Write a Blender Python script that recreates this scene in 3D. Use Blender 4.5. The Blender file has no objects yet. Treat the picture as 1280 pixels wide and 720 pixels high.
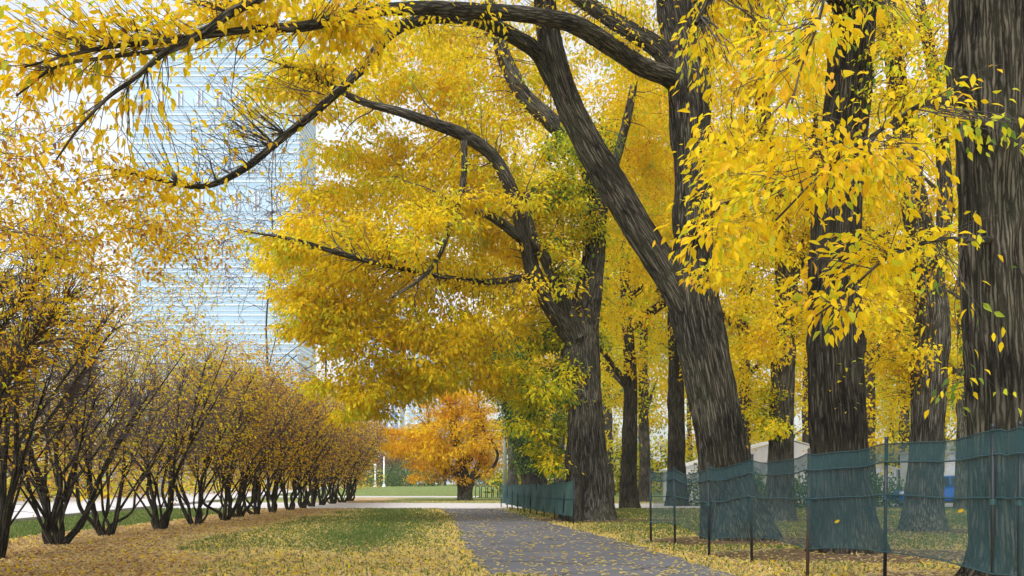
import bpy, math, random
import numpy as np
from mathutils import Vector, Matrix

rnd = random.Random(7)
rng = np.random.default_rng(7)
C = bpy.context.scene.collection
SC = bpy.context.scene

# ------------------------------------------------------------------ camera
F, HZ, CH = 1300.0, 600.0, 1.25        # focal length in photo pixels, horizon row, camera height
cam = bpy.data.cameras.new('camera')
cam.sensor_width = 36.0
cam.lens = 36.0 * F / 1280.0
cam.shift_y = (HZ - 360.0) / 1280.0
cam.clip_end = 3000
cam.clip_start = 0.1
camo = bpy.data.objects.new('camera', cam)
C.objects.link(camo)
camo.location = (0, 0, CH)
camo.rotation_euler = (math.radians(90), 0, 0)
SC.camera = camo

# ------------------------------------------------------------------ sky, sun, exposure
SUN_EL, SUN_AZ = 48.0, 205.0             # soft high sun behind thin cloud, behind and left of the camera
w = bpy.data.worlds.new('World')
SC.world = w
w.use_nodes = True
nt = w.node_tree
bg = nt.nodes['Background']
sky = nt.nodes.new('ShaderNodeTexSky')
sky.sky_type = 'NISHITA'
sky.sun_disc = False
sky.sun_elevation = math.radians(SUN_EL)
sky.sun_rotation = math.radians(SUN_AZ)
sky.dust_density = 3.0
sky.air_density = 1.0
hs = nt.nodes.new('ShaderNodeHueSaturation')
hs.inputs['Saturation'].default_value = 0.22   # overcast: the cloud takes most of the blue out
nt.links.new(sky.outputs[0], hs.inputs['Color'])
nt.links.new(hs.outputs[0], bg.inputs[0])
bg.inputs[1].default_value = 0.15
sl = bpy.data.lights.new('sun', 'SUN')
sl.energy = 1.0
sl.angle = math.radians(25)
sl.color = (1.0, 0.95, 0.87)
so = bpy.data.objects.new('sun', sl)
C.objects.link(so)
a, e = math.radians(SUN_AZ), math.radians(SUN_EL)
sd = Vector((math.sin(a) * math.cos(e), math.cos(a) * math.cos(e), math.sin(e)))
so.rotation_euler = sd.to_track_quat('Z', 'Y').to_euler()
SC.view_settings.view_transform = 'Standard'
SC.view_settings.look = 'None'
SC.view_settings.gamma = 1.0
SC.view_settings.exposure = 1.02
SC.render.engine = 'CYCLES'
cy = SC.cycles
cy.max_bounces = 8
cy.diffuse_bounces = 5
cy.glossy_bounces = 2
cy.transmission_bounces = 6
cy.transparent_max_bounces = 12

# ------------------------------------------------------------------ helpers
def P(px, py, Y):
    return np.array([(px - 640.0) / F * Y, Y, CH + (HZ - py) / F * Y])

def gY(py):                               # distance of a ground point seen on row py
    return CH * F / (py - HZ)

def G(px, py):
    Y = gY(py)
    return np.array([(px - 640.0) / F * Y, Y, 0.0])

def tag(o, label=None, cat=None, group=None, kind=None):
    if label: o['label'] = label
    if cat: o['category'] = cat
    if group: o['group'] = group
    if kind: o['kind'] = kind
    return o

def thing(name, label, cat, loc, group=None, rz=0.0):
    o = bpy.data.objects.new(name, None)
    o.empty_display_size = 0.3
    C.objects.link(o)
    o.location = [float(v) for v in loc]
    o.rotation_euler = (0, 0, rz)
    return tag(o, label, cat, group)

def mesh_np(name, verts, tris, mat, cols=None, fattr=None, smooth=False):
    verts = np.asarray(verts, dtype=np.float32)
    tris = np.asarray(tris, dtype=np.int32)
    n = tris.shape[1]
    me = bpy.data.meshes.new(name)
    me.vertices.add(len(verts))
    me.vertices.foreach_set('co', verts.ravel())
    me.loops.add(tris.size)
    me.loops.foreach_set('vertex_index', tris.ravel())
    me.polygons.add(len(tris))
    me.polygons.foreach_set('loop_start', np.arange(0, tris.size, n, dtype=np.int32))
    me.polygons.foreach_set('loop_total', np.full(len(tris), n, dtype=np.int32))
    if smooth:
        me.polygons.foreach_set('use_smooth', np.ones(len(tris), dtype=bool))
    me.update(calc_edges=True)
    if cols is not None:
        at = me.attributes.new('Col', 'FLOAT_COLOR', 'POINT')
        c4 = np.ones((len(verts), 4), dtype=np.float32)
        c4[:, :3] = cols
        at.data.foreach_set('color', c4.ravel())
    if fattr:
        for k, v in fattr.items():
            at = me.attributes.new(k, 'FLOAT', 'POINT')
            at.data.foreach_set('value', np.asarray(v, dtype=np.float32))
    me.materials.append(mat)
    return me

def link(name, me, parent=None, kind=None):
    o = bpy.data.objects.new(name, me)
    C.objects.link(o)
    if parent is not None: o.parent = parent
    if kind: o['kind'] = kind
    return o

class MB:
    """collects boxes, tubes and polygons into one mesh"""
    def __init__(s): s.v, s.f = [], []
    def add(s, vs, fs):
        b = len(s.v)
        s.v += [tuple(float(c) for c in v) for v in vs]
        s.f += [tuple(i + b for i in f) for f in fs]
        return s
    def box(s, x0, x1, y0, y1, z0, z1):
        return s.add([(x0,y0,z0),(x1,y0,z0),(x1,y1,z0),(x0,y1,z0),(x0,y0,z1),(x1,y0,z1),(x1,y1,z1),(x0,y1,z1)],
                     [(0,3,2,1),(4,5,6,7),(0,1,5,4),(1,2,6,5),(2,3,7,6),(3,0,4,7)])
    def tube(s, pts, rads, n=8, cap=True):
        pts = [np.asarray(p, float) for p in pts]
        if np.isscalar(rads): rads = [rads] * len(pts)
        vs, fs = [], []
        ref = None
        for i, p in enumerate(pts):
            t = pts[min(i + 1, len(pts) - 1)] - pts[max(i - 1, 0)]
            t /= np.linalg.norm(t) + 1e-9
            if ref is None: ref = np.array([1., 0, 0]) if abs(t[0]) < .8 else np.array([0, 1., 0])
            ref = ref - t * (ref @ t); ref /= np.linalg.norm(ref)
            b = np.cross(t, ref)
            for k in range(n):
                an = 2 * math.pi * k / n
                vs.append(p + rads[i] * (math.cos(an) * ref + math.sin(an) * b))
        for i in range(len(pts) - 1):
            for k in range(n):
                fs.append((i*n+k, i*n+(k+1)%n, (i+1)*n+(k+1)%n, (i+1)*n+k))
        if cap:
            fs.append(tuple(range(n-1, -1, -1))); fs.append(tuple(range((len(pts)-1)*n, len(pts)*n)))
        return s.add(vs, fs)
    def mesh(s, name, mat, smooth=False, bevel=0):
        me = bpy.data.meshes.new(name)
        me.from_pydata(s.v, [], s.f)
        if smooth:
            me.polygons.foreach_set('use_smooth', [True] * len(me.polygons))
        me.materials.append(mat)
        return me
    def build(s, name, mat, parent=None, smooth=False, kind=None):
        return link(name, s.mesh(name, mat, smooth), parent, kind)

# smooth 3D value noise on arrays
_perm = np.random.default_rng(3).permutation(4096)
_val = np.random.default_rng(4).random(4096)
def vnoise(x, y, z):
    xi, yi, zi = np.floor(x).astype(int), np.floor(y).astype(int), np.floor(z).astype(int)
    fx, fy, fz = x - xi, y - yi, z - zi
    fx, fy, fz = [f * f * (3 - 2 * f) for f in (fx, fy, fz)]
    def h(i, j, k): return _val[_perm[(_perm[(_perm[i & 4095] + j) & 4095] + k) & 4095]]
    def lx(j, k): return h(xi, j, k) * (1 - fx) + h(xi + 1, j, k) * fx
    a_ = lx(yi, zi) * (1 - fy) + lx(yi + 1, zi) * fy
    b_ = lx(yi, zi + 1) * (1 - fy) + lx(yi + 1, zi + 1) * fy
    return a_ * (1 - fz) + b_ * fz

# ------------------------------------------------------------------ materials
def new_mat(name):
    m = bpy.data.materials.new(name); m.use_nodes = True
    t = m.node_tree
    return m, t, t.nodes['Principled BSDF'], t.nodes['Material Output']

def ramp(t, stops):
    r = t.nodes.new('ShaderNodeValToRGB')
    el = r.color_ramp.elements
    while len(el) < len(stops): el.new(0.5)
    for k, (p, c) in enumerate(stops):
        el[k].position = p; el[k].color = (*c, 1)
    return r

def noise(t, scale, detail=4, rough=0.6, vec=None, mapping=None):
    n = t.nodes.new('ShaderNodeTexNoise')
    n.inputs['Scale'].default_value = scale
    n.inputs['Detail'].default_value = detail
    n.inputs['Roughness'].default_value = rough
    tc = t.nodes.new('ShaderNodeTexCoord')
    if mapping:
        mp = t.nodes.new('ShaderNodeMapping'); mp.inputs['Scale'].default_value = mapping
        t.links.new(tc.outputs['Object'], mp.inputs[0]); t.links.new(mp.outputs[0], n.inputs['Vector'])
    else:
        t.links.new(tc.outputs['Object'], n.inputs['Vector'])
    return n

def mix(t, fac, a_, b_, mode='MIX'):
    m = t.nodes.new('ShaderNodeMix'); m.data_type = 'RGBA'; m.blend_type = mode
    for sock, v in ((m.inputs['Factor'], fac), (m.inputs['A'], a_), (m.inputs['B'], b_)):
        if hasattr(v, 'is_output'): t.links.new(v, sock)
        elif isinstance(v, (int, float)): sock.default_value = v
        else: sock.default_value = (*v, 1)
    return m.outputs['Result']

def plain(name, col, rough=0.6, metal=0.0, var=0.12, scale=6.0, bump=0.0):
    m, t, b, o = new_mat(name)
    n = noise(t, scale)
    r = ramp(t, [(0.3, [c * (1 - var) for c in col]), (0.7, [min(1, c * (1 + var)) for c in col])])
    t.links.new(n.outputs['Fac'], r.inputs[0]); t.links.new(r.outputs[0], b.inputs['Base Color'])
    b.inputs['Roughness'].default_value = rough; b.inputs['Metallic'].default_value = metal
    if bump:
        bp = t.nodes.new('ShaderNodeBump'); bp.inputs['Strength'].default_value = bump
        bp.inputs['Distance'].default_value = 0.02
        n2 = noise(t, scale * 6)
        t.links.new(n2.outputs['Fac'], bp.inputs['Height']); t.links.new(bp.outputs[0], b.inputs['Normal'])
    return m

def leaf_shader(m, t, b, o, col, trans=0.6):
    b.inputs['Roughness'].default_value = 0.5
    b.inputs['Specular IOR Level'].default_value = 0.25
    t.links.new(col, b.inputs['Base Color'])
    tr = t.nodes.new('ShaderNodeBsdfTranslucent'); t.links.new(col, tr.inputs[0])
    mx = t.nodes.new('ShaderNodeMixShader'); mx.inputs[0].default_value = trans
    t.links.new(b.outputs[0], mx.inputs[1]); t.links.new(tr.outputs[0], mx.inputs[2])
    t.links.new(mx.outputs[0], o.inputs[0])

def mat_leaf():
    m, t, b, o = new_mat('leaf_tissue')
    at = t.nodes.new('ShaderNodeAttribute'); at.attribute_name = 'Col'
    leaf_shader(m, t, b, o, at.outputs['Color'])
    return m

def mat_leaf_single(name, stops):
    m, t, b, o = new_mat(name)
    oi = t.nodes.new('ShaderNodeObjectInfo')
    r = ramp(t, stops); t.links.new(oi.outputs['Random'], r.inputs[0])
    n = noise(t, 3.0, 3)
    c = mix(t, 0.45, r.outputs[0], n.outputs['Color'], 'SOFT_LIGHT')
    tc = t.nodes.new('ShaderNodeTexCoord'); sx = t.nodes.new('ShaderNodeSeparateXYZ'); t.links.new(tc.outputs['Object'], sx.inputs[0])
    def mth(op, x, y):
        q_ = t.nodes.new('ShaderNodeMath'); q_.operation = op
        for s_, v in ((q_.inputs[0], x), (q_.inputs[1], y)):
            if hasattr(v, 'is_output'): t.links.new(v, s_)
            else: s_.default_value = v
        return q_.outputs[0]
    ay = mth('ABSOLUTE', sx.outputs[1], 0)
    rib = mth('LESS_THAN', ay, 0.014)
    vein = mth('GREATER_THAN', mth('SINE', mth('MULTIPLY', mth('SUBTRACT', sx.outputs[0], mth('MULTIPLY', ay, 0.9)), 48.0), 0), 0.86)
    c = mix(t, mth('MULTIPLY', mth('MAXIMUM', rib, vein), 0.22), c, (0.45, 0.30, 0.02))
    sp = noise(t, 7.0, 2); sr = ramp(t, [(0.66, (0, 0, 0)), (0.72, (0.75,) * 3)]); t.links.new(sp.outputs['Fac'], sr.inputs[0])
    spw = t.nodes.new('ShaderNodeMath'); spw.operation = 'MULTIPLY'; t.links.new(sr.outputs[0], spw.inputs[0]); t.links.new(mth('GREATER_THAN', mth('FRACT', mth('MULTIPLY', oi.outputs['Random'], 37.0), 0), 0.6), spw.inputs[1])
    c = mix(t, spw.outputs[0], c, (0.28, 0.13, 0.03))
    leaf_shader(m, t, b, o, c)
    return m

def mat_bark(name, furrow, ridge, moss=(0.06, 0.066, 0.034), moss_amt=0.5):
    """interlacing vertical ridges: stretched cells on coordinates that run along the stem"""
    m, t, b, o = new_mat(name)
    ga = t.nodes.new('ShaderNodeAttribute'); ga.attribute_name = 'grain'
    at = t.nodes.new('ShaderNodeAttribute'); at.attribute_name = 'ridge'
    def mapped(sz):
        mp = t.nodes.new('ShaderNodeMapping'); mp.inputs['Scale'].default_value = (1, 1, sz)
        t.links.new(ga.outputs['Vector'], mp.inputs[0]); return mp.outputs[0]
    def nz(scale, sz, det, rough):
        n = t.nodes.new('ShaderNodeTexNoise'); n.inputs['Scale'].default_value = scale; n.inputs['Detail'].default_value = det; n.inputs['Roughness'].default_value = rough
        t.links.new(mapped(sz), n.inputs['Vector']); return n
    def mth(op, x, y):
        q_ = t.nodes.new('ShaderNodeMath'); q_.operation = op
        for s_, v in ((q_.inputs[0], x), (q_.inputs[1], y)):
            if hasattr(v, 'is_output'): t.links.new(v, s_)
            else: s_.default_value = v
        return q_.outputs[0]
    warp = nz(9, .5, 3, .6)
    wv = t.nodes.new('ShaderNodeVectorMath'); wv.operation = 'MULTIPLY_ADD'
    t.links.new(warp.outputs['Color'], wv.inputs[0]); wv.inputs[1].default_value = (.045, .045, .03); t.links.new(mapped(.062), wv.inputs[2])
    vo = t.nodes.new('ShaderNodeTexVoronoi'); vo.feature = 'DISTANCE_TO_EDGE'; vo.inputs['Scale'].default_value = 24
    t.links.new(wv.outputs[0], vo.inputs['Vector'])
    cell = t.nodes.new('ShaderNodeMapRange'); cell.inputs['From Max'].default_value = 0.30; cell.interpolation_type = 'SMOOTHSTEP'
    t.links.new(vo.outputs['Distance'], cell.inputs['Value'])
    fine = nz(60, .17, 6, .8)
    hgt = mth('ADD', mth('ADD', mth('MULTIPLY', cell.outputs[0], .50), mth('MULTIPLY', fine.outputs['Fac'], .42)), mth('MULTIPLY', at.outputs['Fac'], .20))
    r = ramp(t, [(0.28, furrow), (0.58, [0.70*f+0.30*g for f, g in zip(furrow, ridge)]), (0.98, ridge)])
    t.links.new(hgt, r.inputs[0])
    n2 = noise(t, 1.1, 4)
    r2 = ramp(t, [(0.45, (0, 0, 0)), (0.7, (moss_amt,) * 3)])
    t.links.new(n2.outputs['Fac'], r2.inputs[0])
    n3 = noise(t, 0.6, 5)
    r3 = ramp(t, [(0.35, (0.62, 0.61, 0.60)), (0.65, (1.45, 1.42, 1.36))]); t.links.new(n3.outputs['Fac'], r3.inputs[0])
    mm = mix(t, r2.outputs[0], r.outputs[0], mix(t, 0.5, r.outputs[0], moss))
    mm = mix(t, 1.0, mm, r3.outputs[0], 'MULTIPLY')
    t.links.new(mm, b.inputs['Base Color'])
    b.inputs['Roughness'].default_value = 0.95
    b.inputs['Specular IOR Level'].default_value = 0.12
    bp = t.nodes.new('ShaderNodeBump'); bp.inputs['Strength'].default_value = 1.0
    bp.inputs['Distance'].default_value = 0.035
    t.links.new(hgt, bp.inputs['Height']); t.links.new(bp.outputs[0], b.inputs['Normal'])
    return m

M = {}
M['leaf'] = mat_leaf()
M['leaf_yellow'] = mat_leaf_single('yellow_leaf', [(0.0, (0.80, 0.54, 0.008)), (0.35, (0.84, 0.61, 0.012)), (0.62, (0.76, 0.45, 0.008)), (0.84, (0.70, 0.57, 0.015)), (0.95, (0.42, 0.48, 0.03))])
M['leaf_gold'] = mat_leaf_single('golden_leaf', [(0.0, (0.78, 0.54, 0.02)), (0.4, (0.80, 0.58, 0.015)), (0.7, (0.66, 0.34, 0.04)), (0.85, (0.55, 0.50, 0.03)), (1.0, (0.40, 0.16, 0.03))])
M['leaf_fallen'] = mat_leaf_single('fallen_leaf', [(0.0, (0.68, 0.58, 0.24)), (0.4, (0.64, 0.55, 0.26)), (0.7, (0.70, 0.56, 0.10)), (0.9, (0.54, 0.46, 0.26)), (1.0, (0.36, 0.20, 0.06))])
M['bark'] = mat_bark('furrowed_bark', (0.009, 0.008, 0.0065), (0.125, 0.114, 0.090))
M['bark_grey'] = mat_bark('grey_bark', (0.014, 0.0125, 0.011), (0.170, 0.158, 0.136), (0.09, 0.095, 0.06))
M['bark_dark'] = mat_bark('dark_bark', (0.008, 0.007, 0.006), (0.090, 0.080, 0.064), (0.045, 0.05, 0.022))
M['twig'] = plain('twig_bark', (0.055, 0.045, 0.04), 0.9)
M['twig_grey'] = plain('grey_twig_bark', (0.105, 0.080, 0.086), 0.9)

# ------------------------------------------------------------------ leaves
NEAR_V = np.array([[0,0,0],[.18,0,-.02],[.42,0,-.02],[.70,0,-.06],[1,0,-.16],
                   [.15,.13,.04],[.42,.235,.07],[.72,.14,-.02],[.15,-.13,.04],[.42,-.235,.07],[.72,-.14,-.02]])
NEAR_T = np.array([[0,1,5],[1,6,5],[1,2,6],[2,7,6],[2,3,7],[3,4,7],[0,8,1],[1,8,9],[1,9,2],[2,9,10],[2,10,3],[3,10,4]])
MID_V = np.array([[0,0,0],[.33,.24,.06],[.70,.16,.0],[1,0,-.12],[.70,-.16,.0],[.33,-.24,.06]])
MID_T = np.array([[0,3,1],[1,3,2],[0,5,3],[5,4,3]])
FAR_V = np.array([[0,0,0],[.45,.29,.05],[1,0,-.08],[.45,-.29,.05]])
FAR_T = np.array([[0,2,1],[0,3,2]])
SHAPES = {'near': (NEAR_V, NEAR_T), 'mid': (MID_V, MID_T), 'far': (FAR_V, FAR_T)}

def unit(v): return v / (np.linalg.norm(v, axis=-1, keepdims=True) + 1e-9)

def leaf_frames(axis, normal):
    axis = unit(axis)
    side = unit(np.cross(normal, axis))
    nor = np.cross(axis, side)
    return axis, side, nor

def leaf_mesh(name, pos, frames, size, cols, shape, mat):
    V, T = SHAPES[shape]
    ax, sd_, no = frames
    n, k = len(pos), len(V)
    curl = 0.6 + 0.9 * rng.random(n)
    vs = (pos[:, None, :] + size[:, None, None] * (V[None, :, 0:1] * ax[:, None, :] + V[None, :, 1:2] * sd_[:, None, :]
          + V[None, :, 2:3] * curl[:, None, None] * no[:, None, :]))
    ts = (T[None] + (np.arange(n) * k)[:, None, None]).reshape(-1, 3)
    return mesh_np(name, vs.reshape(-1, 3), ts, mat, cols=np.repeat(cols, k, axis=0))

PAL = {
 'yellow': np.array([(0.84,0.61,0.008),(0.88,0.665,0.012),(0.82,0.57,0.008),(0.78,0.62,0.014),(0.86,0.63,0.010)]),
 'lemon':  np.array([(0.66,0.62,0.018),(0.58,0.60,0.026),(0.72,0.64,0.018),(0.48,0.54,0.028)]),
 'gold':   np.array([(0.82,0.54,0.012),(0.80,0.49,0.014),(0.82,0.57,0.012),(0.68,0.38,0.02)]),
 'orange': np.array([(0.90,0.53,0.02),(0.90,0.57,0.02),(0.88,0.45,0.025),(0.90,0.61,0.025)]),
 'green':  np.array([(0.14,0.24,0.03),(0.20,0.30,0.03),(0.30,0.38,0.03),(0.10,0.18,0.03)]),
 'deep':   np.array([(0.045,0.10,0.025),(0.06,0.12,0.03),(0.08,0.15,0.03)]),
 'rust':   np.array([(0.42,0.20,0.05),(0.50,0.26,0.06),(0.34,0.15,0.05),(0.56,0.34,0.06)]),
 'brown':  np.array([(0.52,0.37,0.20),(0.60,0.45,0.25),(0.40,0.26,0.14),(0.66,0.52,0.28),(0.26,0.15,0.08)]),
 'straw':  np.array([(0.66,0.55,0.22),(0.70,0.58,0.20),(0.58,0.47,0.20),(0.72,0.56,0.10)]),
}
def pick_cols(keys):
    """keys: array of palette names per leaf"""
    out = np.zeros((len(keys), 3))
    for k in set(keys.tolist()):
        i = np.where(keys == k)[0]
        out[i] = PAL[k][rng.integers(0, len(PAL[k]), len(i))]
    return np.clip(out * (0.86 + 0.26 * rng.random((len(keys), 1))), 0, 0.9)

# ------------------------------------------------------------------ woody tubes
def spline(pts, step):
    """Catmull-Rom through rows of (x, y, z, r), resampled about every step metres"""
    p = np.asarray(pts, float)
    q = np.vstack([2 * p[0] - p[1], p, 2 * p[-1] - p[-2]])
    out = []
    for i in range(1, len(q) - 2):
        L = np.linalg.norm(q[i + 1][:3] - q[i][:3])
        n = max(2, int(math.ceil(L / step)))
        t = np.linspace(0, 1, n, endpoint=False)[:, None]
        out.append(0.5 * ((2 * q[i]) + (-q[i-1] + q[i+1]) * t + (2*q[i-1] - 5*q[i] + 4*q[i+1] - q[i+2]) * t**2
                          + (-q[i-1] + 3*q[i] - 3*q[i+1] + q[i+2]) * t**3))
    out.append(q[-2][None])
    return np.vstack(out)

def bark_tube(name, path, mat, parent, origin, sides, flare=0.0, rough=1.0, seed=0, freq=15.0, lobes=5):
    """a trunk or limb: rings along path (x,y,z,r), furrowed by long ridged noise, flared into root buttresses"""
    n = len(path)
    p, r = path[:, :3], path[:, 3]
    tan = unit(np.gradient(p, axis=0))
    ref = np.array([1., 0, 0]) if abs(tan[0][0]) < .8 else np.array([0, 1., 0])
    R = np.zeros((n, 3)); B = np.zeros((n, 3))
    for i in range(n):
        ref = ref - tan[i] * (ref @ tan[i]); ref /= np.linalg.norm(ref)
        R[i] = ref; B[i] = np.cross(tan[i], ref)
    s = np.concatenate([[0], np.cumsum(np.linalg.norm(np.diff(p, axis=0), axis=1))])
    th = np.linspace(0, 2 * math.pi, sides, endpoint=False)
    TH, S = np.meshgrid(th, s)
    RR = np.repeat(r[:, None], sides, 1)
    o = seed * 17.3
    cx, sy = np.cos(TH) * RR, np.sin(TH) * RR
    wob = vnoise(cx * 2 + o, sy * 2 + o, S * 0.8 + o) - 0.5
    tw = 0.12 * (vnoise(cx*1.5 + o, sy*1.5, S * 0.5) - .5)
    n1 = vnoise((cx + tw) * freq + o, (sy + tw) * freq, S * freq * 0.10 + o)
    n2 = vnoise((cx + tw) * freq * 2.1 + o, (sy + tw) * freq * 2.1, S * freq * 0.28)
    ridge = (1 - np.abs(2 * n1 - 1)) * 0.7 + 0.3 * n2
    ridge = np.clip((ridge - 0.35) / 0.55, 0, 1)
    amp = np.minimum(0.06 * rough, RR * 0.13)
    bumps = np.clip(vnoise(np.cos(TH) * 1.3 + o, np.sin(TH) * 1.3, S * 1.1 + o) - .66, 0, 1) * .55
    rad = RR * (0.96 + 0.14 * wob + (bumps if rough >= 1 else 0)) + amp * (ridge - 0.6)
    if flare > 0:
        hgt = np.exp(-S / 0.45) ; lob = 0.5 + 0.5 * np.cos(TH * lobes + 2.5 * vnoise(np.cos(TH) + o, np.sin(TH), o + 0 * S))
        rad += flare * RR * hgt * (0.35 + 0.65 * lob) + 0.10 * flare * RR * np.exp(-S / 1.6)
    vs = p[:, None, :] + rad[:, :, None] * (np.cos(TH)[:, :, None] * R[:, None, :] + np.sin(TH)[:, :, None] * B[:, None, :])
    vs = vs.reshape(-1, 3) - origin
    i, k = np.meshgrid(np.arange(n - 1), np.arange(sides), indexing='ij')
    k2 = (k + 1) % sides
    q = np.stack([i*sides+k, i*sides+k2, (i+1)*sides+k2, (i+1)*sides+k], -1).reshape(-1, 4)
    me = mesh_np(name, vs, q, mat, fattr={'ridge': ridge.ravel()}, smooth=True)
    at = me.attributes.new('grain', 'FLOAT_VECTOR', 'POINT')
    at.data.foreach_set('vector', np.stack([cx + tw + o, sy + tw, S], -1).astype(np.float32).ravel())
    return link(name, me, parent)

class Skel:
    def __init__(s, cap=200000):
        s.p = np.zeros((cap, 3)); s.d = np.zeros((cap, 3)); s.r = np.zeros(cap); s.n = 0
        s.paths = []
    def add(s, pts, rads):
        k = len(pts)
        s.p[s.n:s.n+k] = pts
        s.d[s.n:s.n+k] = unit(np.gradient(pts, axis=0))
        s.r[s.n:s.n+k] = rads
        s.n += k
    def grow(s, tips, droop=0.12, wiggle=0.07, tip_r=0.004, thick=0.012, m=7):
        """join every tip to the nearest wood grown so far by a curved shoot; returns (origin dir) per tip"""
        order = []
        step = max(1, s.n // 400)
        dmin = np.array([np.min(np.linalg.norm(s.p[:s.n:step] - t, axis=1)) for t in tips]) if len(tips) else np.zeros(0)
        for j in np.argsort(dmin + rng.random(len(tips)) * 1.2):
            t = tips[j]
            dv = t - s.p[:s.n]
            dist = np.linalg.norm(dv, axis=1) + 1e-6
            cosang = np.einsum('ij,ij->i', dv, s.d[:s.n]) / dist
            cost = dist * (1.25 - 0.35 * cosang) + 0.02 / (s.r[:s.n] + 0.01)
            i = int(np.argmin(cost))
            L = dist[i]
            a0 = s.p[i].copy(); r0 = min(s.r[i] * 0.7, thick * L ** 0.8 + tip_r * 1.3)
            mid = a0 + 0.5 * (t - a0) + s.d[i] * L * 0.14 + np.array([0, 0, droop * L]) + rng.normal(0, wiggle, 3) * L
            u = np.linspace(0, 1, m)[:, None]
            pts = (1-u)**2 * a0 + 2*u*(1-u) * mid + u*u * t
            pts[1:-1] += rng.normal(0, 0.018 * L, (m - 2, 3))
            rads = r0 + (tip_r - r0) * u[:, 0] ** 0.8
            s.paths.append((pts, rads, j))
            s.add(pts[1:], rads[1:])
    def tubes(s, origin, sides=4, rmin=0.0):
        paths = s.paths
        if not paths: return None
        Pt = np.array([p for p, r, j in paths]); Rd = np.maximum(np.array([r for p, r, j in paths]), rmin)
        n, m, _ = Pt.shape
        tan = unit(np.gradient(Pt, axis=1))
        ref = np.where(np.abs(tan[..., 2:3]) < .9, np.array([0, 0, 1.]), np.array([1., 0, 0]))
        A = unit(np.cross(tan, ref)); B = np.cross(tan, A)
        th = np.linspace(0, 2*math.pi, sides, endpoint=False)
        vs = Pt[:, :, None, :] + Rd[:, :, None, None] * (np.cos(th)[None, None, :, None] * A[:, :, None, :] + np.sin(th)[None, None, :, None] * B[:, :, None, :])
        idx = np.arange(n * m * sides).reshape(n, m, sides)
        k2 = np.roll(np.arange(sides), -1)
        q = np.stack([idx[:, :-1, :], idx[:, :-1, k2], idx[:, 1:, k2], idx[:, 1:, :]], -1).reshape(-1, 4)
        return vs.reshape(-1, 3) - origin, q

def in_ellipsoids(vols, per=11):
    """vols: (px, py, Y, rx px, ry px, rY m, tips, leaf factor, {palette: weight}) -> tip points, factors, palettes"""
    pts, fac, pal = [], [], []
    for (px, py, Y, rx, ry, rY, n, lf, pw) in vols:
        c = P(px, py, Y)
        R = np.array([rx / F * Y, rY, ry / F * Y])
        nc = max(3, n // per) if lf > .2 else n
        v = rng.normal(size=(nc, 3)); v = unit(v) * (rng.random((nc, 1)) ** 0.40)
        v = v[rng.integers(0, nc, n)]
        sp_ = rng.normal(0, 1, (n, 3)) * np.array([.20, .20, .085]); sp_[:, 2] -= 0.16 * np.hypot(sp_[:, 0], sp_[:, 1])
        q = c + (v + sp_) * R
        q[:, 2] = np.maximum(q[:, 2], 0.5)
        pts.append(q); fac += [lf] * n
        ks = list(pw); ws = np.array([pw[k] for k in ks], float)
        pal += list(rng.choice(ks, size=n, p=ws / ws.sum()))
    return np.vstack(pts), np.array(fac), np.array(pal)

def sprays(skel, fac, pal, per_tip, size, spread, droop, along=0.75):
    """leaves along the outer part of every shoot, alternate, drooping"""
    pos, ax, no, sz, key = [], [], [], [], []
    for pts, rads, j in skel.paths:
        n = rng.poisson(per_tip * fac[j])
        if n == 0: continue
        L = np.linalg.norm(pts[-1] - pts[0])
        lo = max(1 - along, 1 - 1.3 / (L + 1e-6))
        u = lo + (1 - lo) * rng.random(n)
        f = u * (len(pts) - 1); i = np.minimum(f.astype(int), len(pts) - 2); w_ = (f - i)[:, None]
        p0 = pts[i] * (1 - w_) + pts[i + 1] * w_
        d = unit(pts[i + 1] - pts[i])
        off = rng.normal(0, 1, (n, 3)) * np.array([1, 1, 0.55]) * spread
        off[:, 2] -= droop * spread * 0.6
        pos.append(p0 + off)
        ax.append(unit(d * 0.5 + unit(off + 1e-6) * 0.9 + np.array([0, 0, -droop]) + rng.normal(0, 0.35, (n, 3))))
        nn = np.array([0, 0, 1.]) + rng.normal(0, 0.55, (n, 3)); no.append(nn)
        sz.append(size * (0.65 + 0.6 * rng.random(n)))
        kk = np.full(n, pal[j], dtype=object)
        key.append(kk)
    return np.vstack(pos), np.vstack(ax), np.vstack(no), np.concatenate(sz), np.concatenate(key).astype(str)

# alike leaf meshes shared by the leaves one can pick apart
def single_meshes(mat, count=6):
    res = []
    for k in range(count):
        V = NEAR_V.copy()
        V[:, 1] *= 0.85 + 0.35 * rng.random()
        V[:, 2] = V[:, 2] * (0.5 + 1.4 * rng.random()) - 0.34 * (rng.random() - .25) * V[:, 0] ** 2
        V[:, 1] += 0.06 * (rng.random() - .5) * np.sin(V[:, 0] * 3)
        res.append(mesh_np('leaf', V, NEAR_T, mat))
    return res
SINGLE = {k: single_meshes(M[k]) for k in ('leaf_yellow', 'leaf_gold', 'leaf_fallen')}

def place_leaf(me, pos, fr, size, parent, origin):
    o = bpy.data.objects.new('leaf', me)
    C.objects.link(o)
    o.parent = parent
    ax, sd_, no = fr
    q = pos - origin
    o.matrix_local = Matrix(((ax[0]*size, sd_[0]*size, no[0]*size, q[0]), (ax[1]*size, sd_[1]*size, no[1]*size, q[1]),
                             (ax[2]*size, sd_[2]*size, no[2]*size, q[2]), (0, 0, 0, 1)))
    return o

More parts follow.
